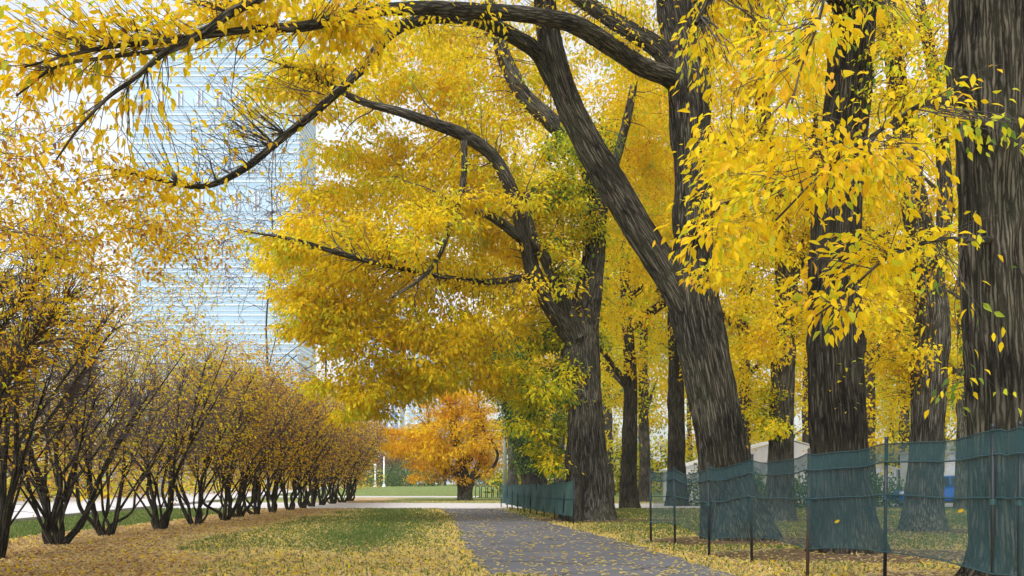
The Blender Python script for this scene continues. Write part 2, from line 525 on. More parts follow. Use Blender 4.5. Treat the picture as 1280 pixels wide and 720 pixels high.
def dress(root, origin, skel, fac, pal, per_tip, size, spread, droop, shape, singles=0, single_mat='leaf_yellow', keep=None):
    pos, ax, no, sz, key = sprays(skel, fac, pal, per_tip, size, spread, droop)
    if keep is not None:
        k = keep(pos); pos, ax, no, sz, key = pos[k], ax[k], no[k], sz[k], key[k]
    k = pos[:, 2] > 0.3
    pos, ax, no, sz, key = pos[k], ax[k], no[k], sz[k], key[k]
    fr = leaf_frames(ax, no)
    if singles:
        px = 640 + F * pos[:, 0] / pos[:, 1]; py = HZ - F * (pos[:, 2] - CH) / pos[:, 1]
        app = F * sz / pos[:, 1]
        app[(px < 5) | (px > 1275) | (py < 5) | (py > 715)] = 0
        top = np.argsort(-app)[:singles]
        top = top[app[top] > 6]
        for i in top:
            place_leaf(rnd.choice(SINGLE[single_mat]), pos[i], [f[i] for f in fr], sz[i], root, origin)
        rest = np.ones(len(pos), bool); rest[top] = False
        pos, sz, key = pos[rest], sz[rest], key[rest]; fr = [f[rest] for f in fr]
    me = leaf_mesh('foliage', pos - origin, fr, sz, pick_cols(key), shape, M['leaf'])
    link('foliage', me, root, 'stuff')
    return len(pos)

def limb_rows(rows):
    """rows (px, py, Y, width px) -> (x, y, z, r)"""
    return [list(P(px, py, Y)) + [w_ * Y / F / 2] for px, py, Y, w_ in rows]

LEAVES = [0]
def tree(name, label, limbs, vols, leaf, bark='bark', cat='tree', group=None, twig='twig', twig_sides=4, singles=0,
         single_mat='leaf_yellow', flare=0.5, seed=0, side_k=1.0, grow=None, keep=None, extra=None, twig_min=0.0, step_k=1.0, per=11):
    """limbs[0] is the trunk (its first row stands on the ground); further rows are limbs that start inside it"""
    base = P(*limbs[0][0][:3]); base[2] = 0
    root = thing(name, label, cat, base, group)
    sk = Skel()
    for i, rows in enumerate(limbs):
        rws = limb_rows(rows)
        if i == 0: rws[0][2] = -0.12
        Y = rows[0][2]; wpx = max(r_[3] for r_ in rows)
        path = spline(rws, max(0.03, 2.6 * Y / F) * step_k)
        path[:, 3] = np.maximum(path[:, 3], 0.006)
        sides = int(np.clip(wpx * 1.3 * side_k, 7, 120))
        bark_tube('trunk' if i == 0 else 'limb', path, M[bark], root, base, sides,
                  flare if i == 0 else 0, 1.0 if i == 0 else 0.8, seed + i * 3.1)
        k = max(1, int(0.3 / (2.6 * Y / F)))
        pp = path[::k]
        if i == 0: pp = pp[pp[:, 2] > 2.0]
        if len(pp) > 2: sk.add(pp[:, :3], pp[:, 3])
    tips, fac, pal = in_ellipsoids(vols, per)
    sk.grow(tips, **(grow or {}))
    tv, tq = sk.tubes(base, twig_sides, twig_min)
    link('twigs', mesh_np('twigs', tv, tq, M[twig], fattr=None, smooth=True), root, 'stuff')
    LEAVES[0] += dress(root, base, sk, fac, pal, leaf[0], leaf[1], leaf[2], leaf[3], leaf[4], singles, single_mat, keep)
    if extra: extra(root, base, sk)
    return root

# ------------------------------------------------------------------ the ground
HEDGE = np.array([(9, -7.4), (12.5, -7.6), (16.3, -8.0), (19.8, -8.7), (23.2, -9.0), (29, -8.95), (40, -9.1), (60, -9.5), (90, -10.2)])
def hedge_x(Y): return np.interp(Y, HEDGE[:, 0], HEDGE[:, 1])
PL = np.array([G(605, 720)[:2], G(581, 681)[:2], G(564, 645)[:2], G(549, 635.5)[:2]])
PR = np.array([G(905, 716)[:2], G(820, 690)[:2], G(742, 668)[:2], G(690, 655)[:2], G(640, 641)[:2], G(624, 635.5)[:2]])
def path_l(Y):
    return np.interp(Y, PL[:, 1], PL[:, 0], left=PL[0, 0] + 0.07 * (PL[0, 1] - 3)) + 0.05 * np.sin(Y * 1.9) + 0.03 * np.sin(Y * 5.3)
def path_r(Y):
    return np.interp(Y, PR[:, 1], PR[:, 0]) + 0.05 * np.sin(Y * 2.3 + 1) + 0.03 * np.sin(Y * 4.7)
MOUNDS = [(4.75, 21.3, 2.1, 1.5), (5.75, 17.2, 2.4, 1.7), (5.9, 12.2, 1.9, 1.9), (2.5, 32.2, 2.6, 1.7), (10.3, 25.4, 2.0, 1.4), (8.4, 32.0, 1.6, 1.3)]

def cover(X, Y):
    """(leaf cover 0..1, brown bed 0..1) of the ground at X, Y"""
    n = vnoise(X * 0.55 + 9, Y * 0.35, 0 * X) ; n2 = vnoise(X * 1.9, Y * 1.1 + 4, 0 * X + 7)
    d = X - hedge_x(Y)
    bed = np.clip((3.0 + 1.2 * (n - .5) + np.clip((19 - Y) * 0.25, 0, 2.0) - d) / 1.6, 0, 1) * np.clip((d + 1.5 + n2 * .6) / 0.5, 0, 1) * (Y < 75)
    c = 0.34 + 0.45 * (n - 0.5) + 0.35 * (n2 - .5)
    c = c + 0.55 * np.clip((21 - Y) / 7, 0, 1)
    mid = (X > hedge_x(Y) + 2) & (X < path_l(Y) + .5)
    dl = path_l(Y) - X
    c = np.where(mid, c + 0.28 + 0.3 * np.exp(-np.clip(dl, 0, 9) / 0.5) - 0.68 * np.exp(-((dl - 2.0) / 1.05) ** 2) * np.clip((Y - 16) / 6, 0, 1), c)
    dr = X - path_r(Y)
    c = np.where(dr > -0.3, c + 0.12 + 0.5 * np.exp(-np.clip(dr, 0, 9) / 0.9), c)
    left = d < -1.2
    c = np.where(left, 0.05 + 0.1 * n2, c)
    c = np.where(Y > 57, 0.10 + 0.25 * np.exp(-(Y - 57) / 15), c)
    m = np.zeros_like(X)
    for (mx, my, rx, ry) in MOUNDS:
        q = ((X - mx) / rx) ** 2 + ((Y - my) / ry) ** 2
        m = np.maximum(m, np.clip((1.35 + 0.6 * (n2 - .5) - q) / 0.35, 0, 1))
    return np.clip(np.maximum(c, bed * 0.97), 0, 1), np.clip(bed, 0, 1), m

def axis_vals(segs):
    return np.unique(np.concatenate([np.arange(a0, b0, s) for a0, b0, s in segs]))
gx = axis_vals([(-1600, -200, 200), (-200, -40, 20), (-40, -14, 2), (-14, 11, 0.3), (11, 40, 2), (40, 200, 20), (200, 1601, 200)])
gy = axis_vals([(-60, 0, 10), (0, 10, 2), (10, 62, 0.4), (62, 120, 4), (120, 400, 20), (400, 2601, 200)])
GX, GY_ = np.meshgrid(gx, gy)
cv, bd, md = cover(GX.ravel(), GY_.ravel())
i, k = np.meshgrid(np.arange(len(gy) - 1), np.arange(len(gx) - 1), indexing='ij')
nx_ = len(gx)
q = np.stack([i*nx_+k, i*nx_+k+1, (i+1)*nx_+k+1, (i+1)*nx_+k], -1).reshape(-1, 4)

def mat_ground():
    m, t, b, o = new_mat('lawn_and_litter')
    def attr(nm):
        a_ = t.nodes.new('ShaderNodeAttribute'); a_.attribute_name = nm; return a_.outputs['Fac']
    n1 = noise(t, 0.35, 5); n2 = noise(t, 14, 6, 0.75)
    g = ramp(t, [(0.35, (0.090, 0.160, 0.034)), (0.65, (0.150, 0.205, 0.056))])
    t.links.new(n1.outputs['Fac'], g.inputs[0])
    g2 = mix(t, 0.55, g.outputs[0], n2.outputs['Color'], 'SOFT_LIGHT')
    tc = t.nodes.new('ShaderNodeTexCoord')
    vo = t.nodes.new('ShaderNodeTexVoronoi'); vo.inputs['Scale'].default_value = 11
    t.links.new(tc.outputs['Object'], vo.inputs['Vector'])
    sep = t.nodes.new('ShaderNodeSeparateColor'); t.links.new(vo.outputs['Color'], sep.inputs[0])
    r1 = ramp(t, [(0.0, (0.56, 0.47, 0.22)), (0.35, (0.62, 0.52, 0.25)), (0.6, (0.44, 0.34, 0.17)), (0.8, (0.58, 0.46, 0.13)), (1.0, (0.30, 0.20, 0.09))])
    r2 = ramp(t, [(0.0, (0.46, 0.32, 0.18)), (0.3, (0.58, 0.43, 0.24)), (0.55, (0.32, 0.20, 0.11)), (0.8, (0.64, 0.50, 0.27)), (1.0, (0.12, 0.065, 0.035))])
    t.links.new(sep.outputs[0], r1.inputs[0]); t.links.new(sep.outputs[0], r2.inputs[0])
    lit = mix(t, attr('bed'), r1.outputs[0], r2.outputs[0])
    lt = t.nodes.new('ShaderNodeMath'); lt.operation = 'LESS_THAN'
    t.links.new(sep.outputs[1], lt.inputs[0]); t.links.new(attr('cover'), lt.inputs[1])
    c1 = mix(t, lt.outputs[0], g2, lit)
    n3 = noise(t, 9, 6, 0.75)
    so_ = ramp(t, [(0.35, (0.035, 0.020, 0.014)), (0.7, (0.13, 0.075, 0.05))])
    t.links.new(n3.outputs['Fac'], so_.inputs[0])
    c2 = mix(t, attr('soil'), c1, so_.outputs[0])
    t.links.new(c2, b.inputs['Base Color'])
    b.inputs['Roughness'].default_value = 0.95; b.inputs['Specular IOR Level'].default_value = 0.1
    bp = t.nodes.new('ShaderNodeBump'); bp.inputs['Strength'].default_value = 0.6; bp.inputs['Distance'].default_value = 0.03
    t.links.new(n2.outputs['Fac'], bp.inputs['Height']); t.links.new(bp.outputs[0], b.inputs['Normal'])
    return m
gme = mesh_np('lawn', np.stack([GX.ravel(), GY_.ravel(), 0 * cv], -1), q, mat_ground(), fattr={'cover': cv, 'bed': bd, 'soil': md * 0.9})
link('lawn', gme, None, 'structure')

def mat_asphalt():
    m, t, b, o = new_mat('asphalt')
    n1 = noise(t, 60, 4, 0.8); n2 = noise(t, 0.8, 5)
    r = ramp(t, [(0.35, (0.074, 0.076, 0.088)), (0.7, (0.150, 0.152, 0.170))])
    t.links.new(n1.outputs['Fac'], r.inputs[0])
    r2 = ramp(t, [(0.35, (0.78, 0.78, 0.80)), (0.65, (1.12, 1.12, 1.12))]); t.links.new(n2.outputs['Fac'], r2.inputs[0])
    base_ = mix(t, 1.0, r.outputs[0], r2.outputs[0], 'MULTIPLY')
    tc = t.nodes.new('ShaderNodeTexCoord'); wn = noise(t, 1.4, 5)
    wv = t.nodes.new('ShaderNodeVectorMath'); wv.operation = 'MULTIPLY_ADD'
    t.links.new(wn.outputs['Color'], wv.inputs[0]); wv.inputs[1].default_value = (.9, .9, 0); t.links.new(tc.outputs['Object'], wv.inputs[2])
    vo = t.nodes.new('ShaderNodeTexVoronoi'); vo.feature = 'DISTANCE_TO_EDGE'; vo.inputs['Scale'].default_value = 0.24
    t.links.new(wv.outputs[0], vo.inputs['Vector'])
    lt = t.nodes.new('ShaderNodeMath'); lt.operation = 'LESS_THAN'; lt.inputs[1].default_value = 0.006
    t.links.new(vo.outputs['Distance'], lt.inputs[0])
    n4 = noise(t, 0.5, 3); pr = ramp(t, [(0.52, (0, 0, 0)), (0.54, (0.28,) * 3)]); t.links.new(n4.outputs['Fac'], pr.inputs[0])
    base_ = mix(t, pr.outputs[0], base_, (0.055, 0.056, 0.064))
    base_ = mix(t, lt.outputs[0], base_, (0.020, 0.019, 0.018))
    t.links.new(base_, b.inputs['Base Color'])
    b.inputs['Roughness'].default_value = 0.75
    bp = t.nodes.new('ShaderNodeBump'); bp.inputs['Strength'].default_value = 0.5; bp.inputs['Distance'].default_value = 0.01
    t.links.new(n1.outputs['Fac'], bp.inputs['Height']); t.links.new(bp.outputs[0], b.inputs['Normal'])
    return m
M['asphalt'] = mat_asphalt()
M['concrete'] = plain('pale_concrete', (0.55, 0.53, 0.54), 0.85, var=0.10, scale=1.5)
ys = np.arange(2, 45.6, 0.2)
top = [(path_l(np.array([y]))[0], y, 0.012) for y in ys] + [(path_r(np.array([y]))[0] if y > 14 else 2.85 + (14 - y) * 0.10, y, 0.012) for y in ys]
n = len(ys)
m_ = MB(); m_.add(top, [(k, k + n, k + n + 1, k + 1) for k in range(n - 1)])
m_.build('path', M['asphalt'], kind='structure')
# pale cross path, the thinner one behind it and the street beyond the hedge
def strip(name, mat, pts_a, pts_b, z):
    s = MB(); k = len(pts_a)
    s.add([(x, y, z) for x, y in pts_a] + [(x, y, z) for x, y in pts_b], [(j, j + 1, k + j + 1, k + j) for j in range(k - 1)])
    return s.build(name, mat, kind='structure')
strip('cross_path', M['concrete'], [(-40, 46.5), (-10, 45.6), (1, 45.4), (14, 46.5), (60, 50)], [(-40, 60), (-10, 57), (1, 55.5), (14, 54.5), (60, 58)], 0.008)
strip('field_path', M['concrete'], [(-60, 76), (-2.5, 74)], [(-60, 84), (-2.5, 80)], 0.008)
strip('street', M['concrete'], [(-11.5, 2), (-14.6, 29), (-17.6, 64), (-26, 160), (-32, 230)], [(-26, 2), (-29, 29), (-31, 64), (-40, 160), (-46, 230)], 0.006)
kb = MB()
for (x0, y0), (x1, y1) in zip([(-11.4, 2), (-14.5, 29), (-17.5, 64), (-26, 160)], [(-14.5, 29), (-17.5, 64), (-26, 160), (-32, 230)]):
    kb.add([(x0, y0, -.02), (x0 + .15, y0, -.02), (x1 + .15, y1, -.02), (x1, y1, -.02), (x0, y0, .12), (x0 + .15, y0, .12), (x1 + .15, y1, .12), (x1, y1, .12)],
           [(0, 1, 5, 4), (1, 2, 6, 5), (2, 3, 7, 6), (3, 0, 4, 7), (4, 5, 6, 7)])
kb.build('kerb', plain('kerb_concrete', (0.42, 0.41, 0.40), 0.85), kind='structure')

# ------------------------------------------------------------------ leaf litter and grass blades
def scatter(n, y0, y1, pw=1.6):
    """points on the ground in view, denser near the camera"""
    Y = y0 + (y1 - y0) * rng.random(n) ** pw
    px = rng.uniform(-60, 1340, n)
    return (px - 640) / F * Y, Y
def flat_leaves(name, X, Y, keys, size, z0, tilt, shape='mid', kind='stuff'):
    n = len(X)
    th = rng.uniform(0, 2 * math.pi, n)
    ax = np.stack([np.cos(th), np.sin(th), rng.normal(0, tilt, n)], -1)
    no = np.stack([rng.normal(0, tilt, n), rng.normal(0, tilt, n), np.where(rng.random(n) < .5, 1., -1.)], -1)
    pos = np.stack([X, Y, z0 + 0.05 * tilt * rng.random(n)], -1)
    sz = size * (0.6 + 0.7 * rng.random(n))
    return link(name, leaf_mesh(name, pos, leaf_frames(ax, no), sz, pick_cols(keys), shape, M['leaf']), None, kind)

X, Y = scatter(330000, 11.5, 62, 1.5)
cv, bd, md = cover(X, Y)
on_path = (X > path_l(Y)) & (X < path_r(Y)) & (Y < 46)
dd = X - hedge_x(Y)
keep = (rng.random(len(X)) < np.clip(cv * 0.8, 0, .8)) & ~on_path & (dd > -1.6) & (rng.random(len(X)) < 1 - 0.86 * md) & ~((Y > 45.5) & (Y < 57))
X, Y, cv, bd, md = X[keep], Y[keep], cv[keep], bd[keep], md[keep]
u = rng.random(len(X))
v = rng.random(len(X))
keys = np.where(u < bd * 0.80, np.where(v < .86, 'brown', 'rust'), np.where(v < .60, 'straw', np.where(v < .92, 'brown', 'yellow'))).astype(object)
keys[(bd > .5) & (rng.random(len(X)) < .10)] = 'yellow'
keys[md > .5] = np.where(rng.random((md > .5).sum()) < .6, 'brown', 'straw')
flat_leaves('leaf_litter', X, Y, keys.astype(str), 0.074, 0.012, 0.30)

# grass blades between the leaves
X, Y = scatter(230000, 12, 48, 1.4)
cv, bd, md = cover(X, Y)
on_path = (X > path_l(Y) + .02) & (X < path_r(Y) - .02) & (Y < 46)
keep = (~on_path) & (bd < 0.35) & (md < .3) & (rng.random(len(X)) < 1.12 - 0.98 * cv) & (Y < 45.3) & ~(X < -14.5 - (Y - 29) * .085 + .2)
X, Y = X[keep], Y[keep]; n = len(X)
h = 0.035 + 0.045 * rng.random(n); th = rng.uniform(0, 2 * math.pi, n); w_ = 0.010 + 0.008 * rng.random(n) + 0.0004 * Y
lean = rng.normal(0, 0.025, (n, 2))
vs = np.stack([np.stack([X - w_ * np.cos(th), Y - w_ * np.sin(th), 0 * X], -1), np.stack([X + w_ * np.cos(th), Y + w_ * np.sin(th), 0 * X], -1),
               np.stack([X + lean[:, 0], Y + lean[:, 1], h], -1)], 1).reshape(-1, 3)
gc = np.array([(0.11, 0.19, 0.04), (0.15, 0.22, 0.05), (0.20, 0.24, 0.07), (0.08, 0.155, 0.03), (0.32, 0.30, 0.12)])[rng.integers(0, 5, n)]
link('grass', mesh_np('grass', vs, np.arange(3 * n).reshape(-1, 3), M['leaf'], cols=np.repeat(gc, 3, 0)), None, 'stuff')

# fallen leaves on the asphalt: the nearest 300 one by one, the rest together
X, Y = scatter(34000, 13, 47, 1.1)
pl, pr = path_l(Y), path_r(Y)
edge = np.minimum(X - pl, pr - X)
keep = (edge > 0.03) & (rng.random(len(X)) < 0.42 + 0.58 * np.exp(-edge / 0.22)) & (rng.random(len(X)) < 0.45 + .55 * vnoise(X * 1.3, Y * .8, 0 * X))
X, Y = X[keep], Y[keep]
o_ = np.argsort(Y)
X, Y = X[o_], Y[o_]
vis = (640 + F * X / Y > 0) & (HZ + F * CH / Y < 722)
X, Y = X[vis], Y[vis]
nid = 300
for k in range(min(nid, len(X))):
    th = rng.uniform(0, 2 * math.pi)
    fr = leaf_frames(np.array([[math.cos(th), math.sin(th), rng.normal(0, .12)]]), np.array([[rng.normal(0, .15), rng.normal(0, .15), 1.]]))
    o = place_leaf(rnd.choice(SINGLE['leaf_fallen']), np.array([X[k], Y[k], 0.024]), [f[0] for f in fr], 0.085 * rng.uniform(.7, 1.35), None, np.zeros(3))
    o.name = 'fallen_leaf'
    tag(o, 'dry yellow leaf lying flat on the nearest stretch of the dark asphalt path', 'leaf', 'fallen leaves on the asphalt path')
keys = rng.choice(['straw', 'yellow', 'brown'], size=len(X) - nid, p=[.72, .18, .10])
flat_leaves('path_leaf_litter', X[nid:], Y[nid:], keys.astype(str), 0.09, 0.018, 0.12)
# dry shoots at the lawn's ragged edge and bare sticks on the mulch
sk = Skel(2000)

# ------------------------------------------------------------------ far buildings
M['tower_glass'] = plain('blue_curtain_glass', (0.27, 0.41, 0.56), 0.2, var=0.16, scale=0.05)
M['white_panel'] = plain('white_panel', (0.56, 0.61, 0.67), 0.6, var=0.03, scale=0.3)
M['pale_panel'] = plain('pale_blue_panel', (0.36, 0.50, 0.66), 0.5, var=0.04, scale=0.3)
M['louvre'] = plain('grey_louvre', (0.26, 0.30, 0.40), 0.6)
M['win_blue'] = plain('blue_window_glass', (0.10, 0.24, 0.50), 0.1, var=0.3, scale=0.3)

def tower():
    Y = 430.0; k = Y / F
    X0, X1 = (165 - 640) * k, (374 - 640) * k
    H = CH + (HZ - 26) * k
    D = 36.0
    xc = (X0 + X1) / 2
    root = thing('office_tower', 'tall pale blue glass office tower with thin white floor bands behind the hedge', 'tower', (xc, Y + D / 2, 0))
    hx, hy = (X1 - X0) / 2, D / 2
    m_ = MB(); m_.box(-hx, hx, -hy, hy, 0, H); m_.build('glass_wall', M['tower_glass'], root)
    fl = 3.95
    sp = MB(); e = 0.22
    def ring(mb, z0, z1, e):
        mb.box(-hx - e, hx + e, -hy - e, -hy - .01, z0, z1)
        mb.box(-hx - e, hx + e, hy + .01, hy + e, z0, z1)
        mb.box(-hx - e, -hx - .01, -hy - .01, hy + .01, z0, z1)
        mb.box(hx + .01, hx + e, -hy - .01, hy + .01, z0, z1)
    ring(sp, 0, .62, e); ring(sp, 2.0, 2.25, e * .7)
    me = sp.mesh('spandrel', M['white_panel'])
    mech = [(CH + (HZ - 133) * k, CH + (HZ - 113) * k), (CH + (HZ - 264) * k, CH + (HZ - 238) * k)]
    z = 2.0; j = 0
    while z < H - 2:
        if not any(a_ - 2.6 < z < b_ for a_, b_ in mech):
            o = link('spandrel', me, root); o.location = (0, 0, z + (0.25 if j % 3 == 0 else 0))
        z += fl; j += 1
    for (a_, b_), xs in zip(mech, ((200, 225, 250, 273, 298, 322, 347, 370), (200, 227, 251, 273, 297, 321, 347, 369))):
        bm_ = MB(); ring(bm_, a_, b_, 0.15); bm_.build('plant_floor_band', M['pale_panel'], root)
        for x in xs:
            xx = (x - 640) * k - xc
            f = MB()
            for s in (-1.05, .55):
                f.box(xx + s, xx + s + .55, -hy - .9, -hy - .16, a_, b_)
            f.build('fin', M['white_panel'], root)
            g = MB(); g.box(xx - .49, xx + .54, -hy - .35, -hy - .155, a_ + .1, b_ - .1); g.build('vent_slot', M['louvre'], root)
    for (xa, xb, ya, yb) in ((168, 183, 119, 123), (168, 183, 127.5, 133), (167, 181, 246, 262)):
        g = MB(); n = 4
        for q_ in range(n):
            w1 = ((xb - xa) * k) / n
            g.box((xa - 640) * k - xc + q_ * w1, (xa - 640) * k - xc + (q_ + .86) * w1, -hy - .40, -hy - .16, CH + (HZ - yb) * k, CH + (HZ - ya) * k)
        g.build('louvre', M['louvre'], root)
    ml = MB()
    for x in np.arange(-hx + 1.6, hx, 1.6):
        ml.box(x - .05, x + .05, -hy - .08, -hy - .005, 0, H - .5)
    ml.build('mullions', M['pale_panel'], root, kind='stuff')
    c = MB(); c.box(-hx - .4, hx + .4, -hy - .4, hy + .4, H, H + 2.5); c.build('parapet', M['white_panel'], root)
tower()

def block(name, label, x0, x1, ytop, Y, D, nx, floors, wall, glass, cat='building', wfrac=.62, hfrac=.6):
    k = Y / F
    X0, X1 = (x0 - 640) * k, (x1 - 640) * k
    H = CH + (HZ - ytop) * k
    root = thing(name, label, cat, ((X0 + X1) / 2, Y + D / 2, 0))
    hx, hy = (X1 - X0) / 2, D / 2
    m_ = MB(); m_.box(-hx, hx, -hy, hy, 0, H); m_.build('wall', wall, root)
    c = MB(); c.box(-hx - .3, hx + .3, -hy - .3, hy + .3, H, H + 1.2); c.build('roof', wall, root)
    cw, fh = 2 * hx / nx, H / floors
    wm = MB(); wm.box(-cw * wfrac / 2, cw * wfrac / 2, -.12, .25, -fh * hfrac / 2, fh * hfrac / 2)
    me = wm.mesh('window', glass)
    fm = MB(); fm.box(-cw * wfrac / 2 - .15, cw * wfrac / 2 + .15, -.35, .2, -fh * hfrac / 2 - .3, -fh * hfrac / 2 - .02)
    mf = fm.mesh('sill', M['white_panel'])
    for a_ in range(nx):
        for b_ in range(floors):
            if CH + (HZ - 610) * k > (b_ + 1) * fh: continue
            o = link('window', me, root); o.location = (-hx + (a_ + .5) * cw, -hy, (b_ + .5) * fh)
            s = link('sill', mf, o)
    return root
block('apartment_tower', 'white gridded apartment tower with blue windows left of the orange maple', 448, 500, 395, 330, 14, 4, 16, M['white_panel'], M['win_blue'])
block('glass_block', 'blue glass block with a white corner just above the orange maple', 508, 604, 441, 300, 14, 8, 11, M['white_panel'], M['tower_glass'], wfrac=.84, hfrac=.82)

# ------------------------------------------------------------------ poles, bike rack
M['galv'] = plain('galvanised_steel', (0.42, 0.43, 0.45), 0.5, 0.6)
M['pole_white'] = plain('white_painted_metal', (0.75, 0.75, 0.73), 0.5)
M['rack'] = plain('dark_green_paint', (0.03, 0.07, 0.05), 0.45)
g0 = G(631, 622)
r_ = thing('utility_pole', 'tall grey steel pole beside the dark green fence', 'pole', g0)
MB().tube([(0, 0, 0), (0, 0, 9.5)], [.15, .10], 12).build('shaft', M['galv'], r_, True)
MB().tube([(0, 0, 0), (0, 0, .12), (0, 0, .16)], [.26, .26, .16], 12).build('base', M['galv'], r_)
ar = MB(); ar.tube([(-1.0, 0, 6.75), (0.9, 0, 6.75)], .045, 8); ar.tube([(-1.0, 0, 4.75), (0.2, 0, 4.75)], .04, 8); ar.build('cross_arm', M['galv'], r_)
for z in (6.8, 4.8):
    MB().tube([(-0.95 - 24 * t_, 1.5 * t_, z - 1.2 * t_ * (1 - t_) - .3 * t_) for t_ in np.linspace(0, 1, 14)], .014, 5).build('wire', M['rack'], r_)
r2 = thing('utility_pole', 'grey steel pole hidden behind the far end of the hedge', 'pole', (g0[0] - 25, g0[1] + 1.5, 0))
MB().tube([(0, 0, 0), (0, 0, 7.5)], [.15, .10], 12).build('shaft', M['galv'], r2, True)
a2 = MB(); a2.tube([(-.1, 0, 6.5), (.2, 0, 6.5)], .045, 8); a2.tube([(-.1, 0, 4.5), (.2, 0, 4.5)], .04, 8); a2.build('cross_arm', M['galv'], r2)
for px, top, hd, lab in ((469, 585, True, 'short white post with a rounded head at the far edge of the field'), (480, 572, False, 'taller thin white pole at the far edge of the field')):
    Y = 190.0; b0 = np.array([(px - 640) / F * Y, Y, 0]); h = CH + (HZ - top) / F * Y
    p_ = thing('lamp_post', lab, 'post', b0)
    MB().tube([(0, 0, 0), (0, 0, h)], [.16, .11], 10).build('shaft', M['pole_white'], p_, True)
    MB().tube([(0, 0, 0), (0, 0, .4), (0, 0, .5)], [.3, .3, .17], 10).build('base', M['pole_white'], p_)
    if hd: MB().tube([(0, 0, h), (0, 0, h + .2), (0, 0, h + .6), (0, 0, h + .8)], [.14, .28, .26, .06], 10).build('lamp_head', M['pole_white'], p_, True)
    else: MB().tube([(0, 0, h), (0, 0, h + .12), (0, 0, h + .2)], [.13, .13, .03], 10).build('cap', M['pole_white'], p_, True)
Yr = 73.0
rk = thing('bike_rack', 'row of dark steel bike hoops on the grass beside the maple', 'bike rack', ((611 - 640) / F * Yr, Yr, 0))
for k in range(5):
    x = (597 + k * 7.4 - 611) / F * Yr
    w_ = .15; hh = .82
    pts = [(x - w_, 0, 0), (x - w_, 0, hh - w_)] + [(x - w_ * math.cos(t_), 0, hh - w_ + w_ * math.sin(t_)) for t_ in np.linspace(.3, math.pi - .3, 7)] + [(x + w_, 0, hh - w_), (x + w_, 0, 0)]
    MB().tube(pts, .032, 8).build('hoop', M['rack'], rk, True)
bs = MB(); bs.box(-16/F*Yr - .1, 17.6/F*Yr + .1, -.05, .05, -.01, .03); bs.build('base_rail', M['rack'], rk)

# ------------------------------------------------------------------ white shed and blue car beyond the trees on the right
M['siding'] = plain('white_siding', (0.72, 0.74, 0.80), 0.6, var=0.05, scale=2)
M['shed_roof'] = plain('grey_white_roofing', (0.62, 0.64, 0.70), 0.6)
M['dark_glass'] = plain('dark_glass', (0.03, 0.04, 0.06), 0.1)
M['canvas'] = plain('white_canvas', (0.82, 0.83, 0.86), 0.7, var=0.04, scale=1.5)
Yt = 56.0; kT = Yt / F
tn = thing('tent', 'white marquee with a pitched roof showing between the slender and the straight elm', 'tent', ((985 - 640) * kT, Yt + 3, 0))
hw, eh, ph = 136 * kT, CH + (600 - 586) * kT, CH + (600 - 549) * kT
def wallp(x0, x1, y0, y1, z1): return MB().box(x0, x1, y0, y1, .02, z1)
wallp(-hw, hw, -3.0, -2.97, eh).build('side_wall', M['canvas'], tn)
wallp(-hw, -hw + .03, -2.96, 3, eh).build('side_wall', M['canvas'], tn)
wallp(hw - .03, hw, -2.96, 3, eh).build('side_wall', M['canvas'], tn)
for s in (-1, 1):
    r_ = MB()
    r_.add([(0, -3.1, ph), (0, 3.1, ph), (s * (hw + .15), 3.1, eh - .04), (s * (hw + .15), -3.1, eh - .04), (0, -3.1, ph + .05), (0, 3.1, ph + .05), (s * (hw + .15), 3.1, eh + .01), (s * (hw + .15), -3.1, eh + .01)],
           [(0, 1, 2, 3), (4, 7, 6, 5), (0, 3, 7, 4), (1, 5, 6, 2), (2, 6, 7, 3)])
    r_.build('roof', M['canvas'], tn)
gb = MB(); gb.add([(-hw, -3.02, eh), (hw, -3.02, eh), (0, -3.02, ph - .05), (-hw, -2.99, eh), (hw, -2.99, eh), (0, -2.99, ph - .05)], [(0, 1, 2), (3, 5, 4)]); gb.build('gable', M['siding'], tn)
for x in (-hw, -hw / 2, 0, hw / 2, hw):
    MB().tube([(x, -3.06, 0), (x, -3.06, eh - .05)], .045, 8).build('pole', M['galv'], tn)
Ys = 58.0; kS = Ys / F
sx0, sx1 = (1146 - 640) * kS, (1290 - 640) * kS
sh = thing('site_trailer', 'pale grey trailer clad in horizontal boards behind the blue car', 'trailer', ((sx0 + sx1) / 2, Ys + 1.3, 0))
hw = (sx1 - sx0) / 2; wh = CH + (600 - 566) * kS
MB().box(-hw, hw, -1.2, 1.2, .45, wh).build('wall', M['siding'], sh)
ro = MB(); ro.box(-hw - .1, hw + .1, -1.32, 1.32, wh + .003, wh + .1); ro.build('roof', M['shed_roof'], sh)
pm = MB(); pm.add([(-hw, 0, 0), (hw, 0, 0), (hw, .014, .15), (-hw, .014, .15), (-hw, .03, 0), (hw, .03, 0), (hw, .03, .15), (-hw, .03, .15)],
                  [(0, 1, 2, 3), (0, 4, 5, 1), (3, 2, 6, 7), (0, 3, 7, 4), (1, 5, 6, 2)])
pme = pm.mesh('board', M['siding'])
for k in range(int((wh - .5) / .155)):
    o = link('board', pme, sh); o.location = (0, -1.234, .47 + k * .155)
for x in (-hw + .8, hw - .8):
    for y in (-.9, .9):
        wl = MB().tube([(x, y - .1, .30), (x, y + .1, .30)], .30, 16).build('wheel', M['dark_glass'], sh)
d_ = MB(); d_.box(hw - 2.3, hw - 1.5, -1.29, -1.24, .5, wh - .25); d_.build('door', M['shed_roof'], sh)

